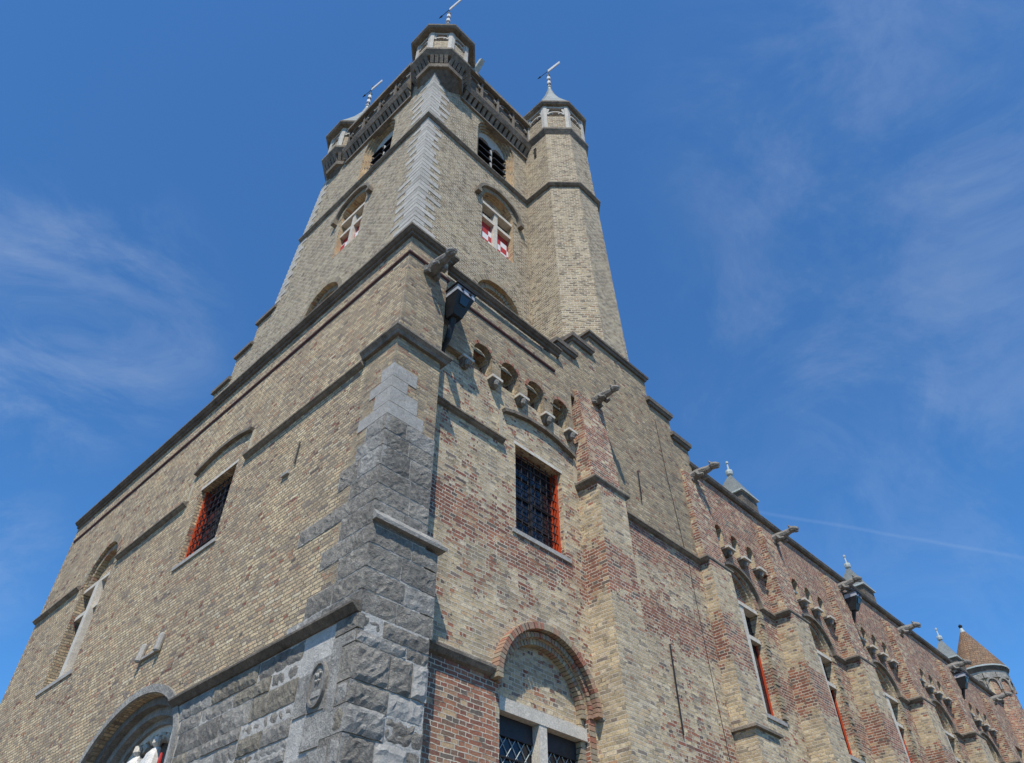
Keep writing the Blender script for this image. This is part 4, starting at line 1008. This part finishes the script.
# turret tops
def turret_top(cx, cy, ab, al, ae, zb, ze, apex, label, parent, corbel_=True, own=None):
    b = MB()
    if corbel_:
        prism(b, ngon(cx, cy, ab - .42), zb - 1.0, ngon(cx, cy, ab - .16), zb - .62, 'dark_stone'); 
        prism(b, ngon(cx, cy, ab - .10), zb - .62, ngon(cx, cy, ab - .08), zb - .50, 'old_stone')
        prism(b, ngon(cx, cy, ab - .13), zb - .50, ngon(cx, cy, ab - .10), zb - .22, 'dark_stone', False, False)
        for a in range(8):                                  # little corbel blocks on each side
            ang = 2 * math.pi * a / 8; n_ = Vector((math.cos(ang), math.sin(ang), 0)); t_ = Vector((-n_.y, n_.x, 0)); Fk = Fr(Vector((cx, cy, 0)) + n_ * (ab - .11), t_, -n_)
            hw = (ab) * math.tan(math.pi / 8)
            for q_ in range(4):
                u = -hw * .85 + 1.7 * hw * (q_ + .5) / 4
                b.hexa([Fk.P(u - .045, zb - .44, -.02), Fk.P(u + .045, zb - .44, -.02), Fk.P(u + .045, zb - .44, .02), Fk.P(u - .045, zb - .44, .02),
                        Fk.P(u - .045, zb - .22, -.13), Fk.P(u + .045, zb - .22, -.13), Fk.P(u + .045, zb - .22, .02), Fk.P(u - .045, zb - .22, .02)], 'old_stone')
        prism(b, ngon(cx, cy, ab), zb - .22, ngon(cx, cy, al), zb - .08, 'old_stone')
    prism(b, ngon(cx, cy, al), zb - .08, ngon(cx, cy, al), zb, 'old_stone')
    if not corbel_: prism(b, ngon(cx, cy, ab - .005), zb - .22, ngon(cx, cy, al), zb - .081, 'old_stone')
    prism(b, ngon(cx, cy, ab - .10), zb, ngon(cx, cy, ab - .10), ze, 'dark_stone')
    hgt = ze - zb
    for a in range(8):
        ang = 2 * math.pi * a / 8; n_ = Vector((math.cos(ang), math.sin(ang), 0)); t_ = Vector((-n_.y, n_.x, 0)); Fk = Fr(Vector((cx, cy, 0)) + n_ * ab, t_, -n_)
        hw = ab * math.tan(math.pi / 8)
        fbox(b, Fk, -hw + .06, hw - .06, zb + .005, zb + hgt * .60, .025, .09, 'brick_tower')
        for s_ in (-1, 1):
            a0_, b0_ = sorted((s_ * (hw - .085), s_ * (hw + .005))); fbox(b, Fk, a0_, b0_, zb + .003, ze - .003, -.015, .09, 'quoin_stone')
        rr_ = hw - .09
        arcband(b, Fk, 0, zb + hgt * .66, rr_ - .045, rr_, .0, .07, 'quoin_stone', n=12, k=.62)
        fbox(b, Fk, -hw + .08, hw - .08, ze - .10, ze - .004, .0, .08, 'quoin_stone')
        for s_ in (-1, 1):     # cusps
            tube(b, [Fk.P(s_ * rr_ * .92, zb + hgt * .66, .03), Fk.P(s_ * rr_ * .55, zb + hgt * .74, .03), Fk.P(s_ * rr_ * .30, zb + hgt * .70, .03)], [.022, .03, .028], 'quoin_stone', 5)
            band(b, Fk, [(s_ * rr_, zb + hgt * .68), (s_ * rr_ * .7, zb + hgt * .86)], [(s_ * rr_, zb + hgt * .9), (s_ * rr_ * .7, zb + hgt * .9)], .005, .07, 'quoin_stone')
    if own is None: o = b.build('corner_turret', parent, label)
    else: b.build('parapet', own, label); o = own
    r = MB(); prism(r, ngon(cx, cy, ae - .06), ze, ngon(cx, cy, ae - .02), ze + .05, 'old_stone'); prism(r, ngon(cx, cy, ae - .02), ze + .05, ngon(cx, cy, ae - .02), ze + .12, 'dark_stone')
    zr = ze + .12; H_ = apex - zr; pr = [(ae - .03, 0), (ae * .74, .20), (ae * .46, .46), (ae * .18, .78), (.05, 1.0)]
    for (a_, t0), (b_, t1) in zip(pr, pr[1:]): prism(r, ngon(cx, cy, a_), zr + H_ * t0, ngon(cx, cy, b_), zr + H_ * t1, 'turret_slate', False, False)
    r.build('roof', o)
    v = MB(); z = apex - .05
    tube(v, [(cx, cy, z), (cx, cy, z + .14), (cx, cy, z + .18), (cx, cy, z + .26)], [.05, .04, .075, .05], 'white_paint', 8)
    zs_ = z + .26
    for k in range(5): tube(v, [(cx, cy, zs_ + k * .15), (cx, cy, zs_ + k * .15 + .149)], [.055 if k % 2 == 0 else .06] * 2, 'black_paint' if k % 2 == 0 else 'white_paint', 8)
    z = zs_ + .76
    tube(v, [(cx, cy, z), (cx, cy, z + .55)], .014, 'iron', 5)
    vd = Vector((.12, -1.0, .05)).normalized()
    c0 = Vector((cx, cy, z + .30))
    # vane: a small solid banner with a forked tail
    sd_ = Vector((-vd.y, vd.x, 0)) * .012
    def plate(pp):
        A = [c0 + vd * a + Vector((0, 0, h)) + sd_ for a, h in pp]; B = [c0 + vd * a + Vector((0, 0, h)) - sd_ for a, h in pp]
        v.face(A, 'white_paint'); v.face(B, 'white_paint')
        for k in range(len(A)): v.face([A[k], A[(k + 1) % len(A)], B[(k + 1) % len(A)], B[k]], 'white_paint')
    plate([(.0, -.07), (.46, -.05), (.46, .08), (.0, .08)])
    tube(v, [c0, c0 - vd * .32], [.010, .010], 'iron', 5); tube(v, [c0 - vd * .30 , c0 - vd * .42], [.035, .005], 'iron', 5)
    v.build('weathervane', o)
    return o
turret_top(.40, .30, .66, .76, .86, 20.60, 21.72, 23.75, 'near corner turret with arched stone panels at the top of the belfry', BEL)
turret_top(.43, 4.11, .66, .76, .86, 20.60, 21.72, 24.2, 'far corner turret at the left edge of the belfry top', BEL)
turret_top(SX - .01, SY, SA - .03, SA + .05, SA + .11, 20.50, 21.80, 24.5, 'arched stone parapet of the stair turret', BEL, False, TB)

# corbel table and parapet between turrets
def parapet(F, u0, u1, label):
    b = MB()
    fbox(b, F, u0, u1, 19.78, 19.86, -.06, .1, 'old_stone')
    n_ = int((u1 - u0) / .15); 
    for k in range(n_):
        u = u0 + (u1 - u0) * (k + .5) / n_
        b.hexa([F.P(u - .05, 19.88, -.03), F.P(u + .05, 19.88, -.03), F.P(u + .05, 19.88, .1), F.P(u - .05, 19.88, .1), F.P(u - .05, 20.10, -.17), F.P(u + .05, 20.10, -.17), F.P(u + .05, 20.10, .1), F.P(u - .05, 20.10, .1)], 'old_stone')
    fbox(b, F, u0, u1, 19.861, 20.099, -.02, .1, 'dark_stone')
    b.hexa([F.P(u0, 20.10, -.18), F.P(u1, 20.10, -.18), F.P(u1, 20.10, .1), F.P(u0, 20.10, .1), F.P(u0, 20.28, -.24), F.P(u1, 20.28, -.24), F.P(u1, 20.28, .1), F.P(u0, 20.28, .1)], 'dark_stone')
    o = b.build('corbel_table', BEL, label)
    p = MB(); fbox(p, F, u0, u1, 20.282, 20.38, -.20, .0, 'old_stone'); fbox(p, F, u0, u1, 21.34, 21.46, -.22, .0, 'old_stone')
    m_ = max(2, round((u1 - u0) / .62)); w = (u1 - u0) / m_
    fbox(p, F, u0, u1, 20.38, 20.78, -.10, -.04, 'dark_stone')
    fbox(p, F, u0, u1, 20.781, 21.339, -.07, -.04, 'dark_stone')
    for k in range(m_ + 1):
        u = u0 + k * w; fbox(p, F, max(u0, u - .03), min(u1, u + .03), 20.381, 21.339, -.15, -.03, 'coping_stone')
    for k in range(m_):
        cu = u0 + (k + .5) * w; r_ = w / 2 - .04
        arcband(p, F, cu, 21.0, r_ - .05, r_, -.13, -.05, 'coping_stone', n=10)
        for s_ in (-1, 1): tube(p, [F.P(cu + s_ * r_ * .9, 20.98, -.14), F.P(cu + s_ * r_ * .45, 21.02, -.14)], [.015, .025], 'quoin_stone', 5)  # short bits in paler stone paint the sunlit slashes of the tracery
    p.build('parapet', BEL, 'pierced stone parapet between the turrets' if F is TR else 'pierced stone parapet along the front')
    return o
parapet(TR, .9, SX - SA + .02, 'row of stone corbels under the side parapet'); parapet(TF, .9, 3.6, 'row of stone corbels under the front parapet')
rl = MB(); rl.mats = ['lead']
tube(rl, [(1.0, -.05, 21.62), (3.3, -.05, 21.62)], .012, n=4)
for x in (1.2, 2.0, 2.8): tube(rl, [(x, -.05, 21.46), (x, -.05, 21.62)], .012, n=4)
tube(rl, [(-.07, 1.1, 21.60), (-.07, 3.4, 21.60)], .012, n=4)
for y in (1.4, 2.3, 3.2): tube(rl, [(-.07, y, 21.46), (-.07, y, 21.66)], .014, n=4)
rl.build('handrail', BEL)
rl = MB(); rl.mats = ['lead']; rl.hexa([(1.12, -.10, 21.5), (1.28, -.10, 21.5), (1.28, .06, 21.5), (1.12, .06, 21.5), (1.14, -.40, 21.82), (1.26, -.40, 21.82), (1.26, -.30, 21.92), (1.14, -.30, 21.92)]); rl.build('spout', BEL)

# tower windows
def hood_arch(F, cu, zs, r, rise, parent, bosses=True):
    hood_label(F, parent, arch_pts(cu, zs, r, 180, 0, 18, rise), .075, .09)
    if bosses:
        for s_ in (-1, 1):
            b = MB(); b.mats = ['old_stone']; fbox(b, F, cu + s_ * (r + .05) - .06, cu + s_ * (r + .05) + .06, zs - .11, zs + .015, -.12, .0); b.build('hood_boss', parent)
CW = cross_window(TF, 2.12, 3.06, 15.22, 16.58, 16.10, 2.59, 'cross window with chequered shutters in the front of the tower', BEL, d=.16, sill=False, shutters=True, mw_=.05, lintel_out=.03)
tp = MB(); sheet(tp, TF, [(2.12, 16.585), (3.06, 16.585)] + arch_pts(2.59, 16.72, .47, 0, 180, 14, .40), [], 'brick_tower_arch', .17); voussoirs(tp, TF, 2.59, 16.72, .475, .60, -.008, .02, ['brick_c', 'brick_f', 'brick_c'], 22, .40 / .47); tp.build('tympanum', CW)
hood_arch(TF, 2.60, 16.74, .62, .52, CW)
CW = cross_window(TR, 1.78, 2.76, 14.88, 16.34, 15.86, 2.27, 'cross window with chequered shutters in the side of the tower', BEL, d=.16, sill=False, shutters=True, mw_=.05, lintel_out=.03)
tp = MB(); sheet(tp, TR, [(1.78, 16.345), (2.76, 16.345)] + arch_pts(2.27, 16.42, .49, 0, 180, 14, .44), [], 'brick_tower_arch', .17); voussoirs(tp, TR, 2.27, 16.42, .495, .62, -.008, .02, ['brick_c', 'brick_f', 'brick_c'], 22, .44 / .49); tp.build('tympanum', CW)
hood_arch(TR, 2.28, 16.44, .64, .54, CW)
def belfry_opening(F, u0, u1, z0, zs, rise, label):
    cu = (u0 + u1) / 2; r = (u1 - u0) / 2; k_ = rise / r
    o = MB()
    for (ri, ro, d0, d1) in ((r - .055, r - .004, .05, .5), (r - .11, r - .059, .10, .5), (r - .16, r - .114, .15, .5)):
        voussoirs(o, F, cu, zs, ri, ro, d0, d1, ['brick_a', 'brick_c', 'brick_f', 'brick_c'], 26, k_ * .97, .08)
        for s_ in (-1, 1):
            a, b = sorted((cu + s_ * ri, cu + s_ * ro)); fbox(o, F, a, b, z0, zs - .001, d0, d1, 'brick_tower_arch')
    O = o.build('window', BEL, label)
    rr = r - .16
    t = MB(); t.mats = ['quoin_stone']
    t_h = [(cu - rr, z0), (cu + rr, z0)] + arch_pts(cu, zs, rr, 0, 180, 14, rr * k_)
    lw = (rr - .07) / 2
    h1 = arch_hole(cu - rr + .035, cu - .04, z0 + .02, zs - .10, lw * 1.1, 8); h2 = arch_hole(cu + .04, cu + rr - .035, z0 + .02, zs - .10, lw * 1.1, 8)
    sheet(t, F, t_h, [h1, h2], 'quoin_stone', .20, .10, None, None); t.build('tracery', O, 'pale stone tracery with two lancet lights')
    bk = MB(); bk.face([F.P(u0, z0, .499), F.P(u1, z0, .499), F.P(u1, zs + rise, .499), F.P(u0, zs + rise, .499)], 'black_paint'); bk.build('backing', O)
    for (a, b) in ((cu - rr + .02, cu - .045), (cu + .045, cu + rr - .02)):
        z = z0 + .05
        while z < zs + .05:
            l_ = MB(); l_.mats = ['black_paint']
            l_.hexa([F.P(a, z, .12), F.P(b, z, .12), F.P(b, z + .24, .48), F.P(a, z + .24, .48), F.P(a, z + .03, .12), F.P(b, z + .03, .12), F.P(b, z + .27, .48), F.P(a, z + .27, .48)])
            l_.build('louvre', O); z += .30
belfry_opening(TF, 1.48, 2.72, 17.82, 19.25, .66, 'arched bell opening with black louvres in the front of the tower')
belfry_opening(TR, 1.54, 2.84, 17.82, 19.28, .66, 'arched bell opening with black louvres in the side of the tower')
for F, cu, zs, r, rise in ((TF, 3.05, 13.52, .63, .70), (TR, 2.32, 13.10, .62, .62)):
    tp = MB(); voussoirs(tp, F, cu, zs, r + .002, r + .13, -.006, .02, ['brick_c', 'brick_f', 'brick_c'], 26, rise / r); tp.build('blind_arch', BEL); tp = MB(); voussoirs(tp, F, cu, zs, r - .13, r - .004, .10, .215, ['brick_c', 'brick_f', 'brick_c'], 22, rise / r); tp.build('blind_arch', BEL)

# ================================================================== WALL LANTERNS
def lantern(pos, ywall, label, s=1.0, foot=(.1, -1.0), group='wall lanterns under the gargoyles'):
    """a light housing on top of a dark tapered body, carried by an arm that rises outward from the wall"""
    x, y, z = pos; inv = Vector((-x, -ywall, -z))
    root = empty('wall_lantern', pos, label, 'lantern', group); root.location = Vector((x, ywall, z))
    def fin(mb, name, par, lab=None):
        mb.v = [Vector(p) + inv for p in mb.v]; return mb.build(name, par, lab)
    a = .235 * s; ph = math.pi / 4
    sq = lambda q, dy=0: ngon(x, y + dy, q, 4, ph)
    o6 = lambda q, dy=0: [(x - q, y + dy - q), (x + q, y + dy - q), (x + q, y + dy + q), (x - q, y + dy + q)]
    hd = MB(); prism(hd, o6(a), z, o6(a * .96), z + .17 * s, 'lamp_shell')
    for sx in (-1, 1): tube(hd, [(x + sx * a * .45, y - a * .97, z + .085 * s), (x + sx * a * .45, y - a * 1.12, z + .085 * s)], [.045 * s, .03 * s], 'lamp_metal', 8)
    hs = fin(hd, 'housing', root)
    cap = MB(); prism(cap, o6(a * 1.14), z + .171 * s, o6(a * 1.12), z + .20 * s, 'lamp_metal'); prism(cap, o6(a * 1.12), z + .20 * s, o6(a * .5), z + .30 * s, 'lamp_metal'); fin(cap, 'cap', root)
    bd = MB(); prism(bd, o6(a * .50, .10 * s), z - .46 * s, o6(a * .97), z - .002, 'lamp_metal'); fin(bd, 'lamp_body', root)
    gl = MB(); gl.hexa([(x - a * .35, y - a * .62, z - .24 * s), (x + a * .35, y - a * .62, z - .24 * s), (x + a * .35, y, z - .24 * s), (x - a * .35, y, z - .24 * s),
                        (x - a * .5, y - a * .93, z - .06 * s), (x + a * .5, y - a * .93, z - .06 * s), (x + a * .5, y, z - .06 * s), (x - a * .5, y, z - .06 * s)], 'lamp_glass'); fin(gl, 'glass_pane', root)
    ar = MB(); ar.mats = ['lamp_metal']; fx, fz = foot
    tube(ar, [(x + fx, ywall + .02, z + fz * s), (x + fx * .6, (y * .4 + ywall * .6), z + fz * .80 * s), (x, y + .12 * s, z - .44 * s)], [.055 * s, .065 * s, .075 * s], n=10)
    fbox(ar, FRy(ywall), x + fx - .06, x + fx + .06, z + fz * s - .14, z + fz * s + .14, -.02, .01); fin(ar, 'bracket', root)
    return root
lantern((1.12, -.10, 12.12), YL, 'large lantern with light grey housing on a dark arm beside the corner pier', .9, (.05, -1.08), group=None)
lantern((16.95, -.06, 12.05), YU, 'small dark lantern under the third gargoyle along the long side', .76)
lantern((25.35, -.06, 12.1), YU, 'small dark lantern under the fifth gargoyle, near the round turret', .76)
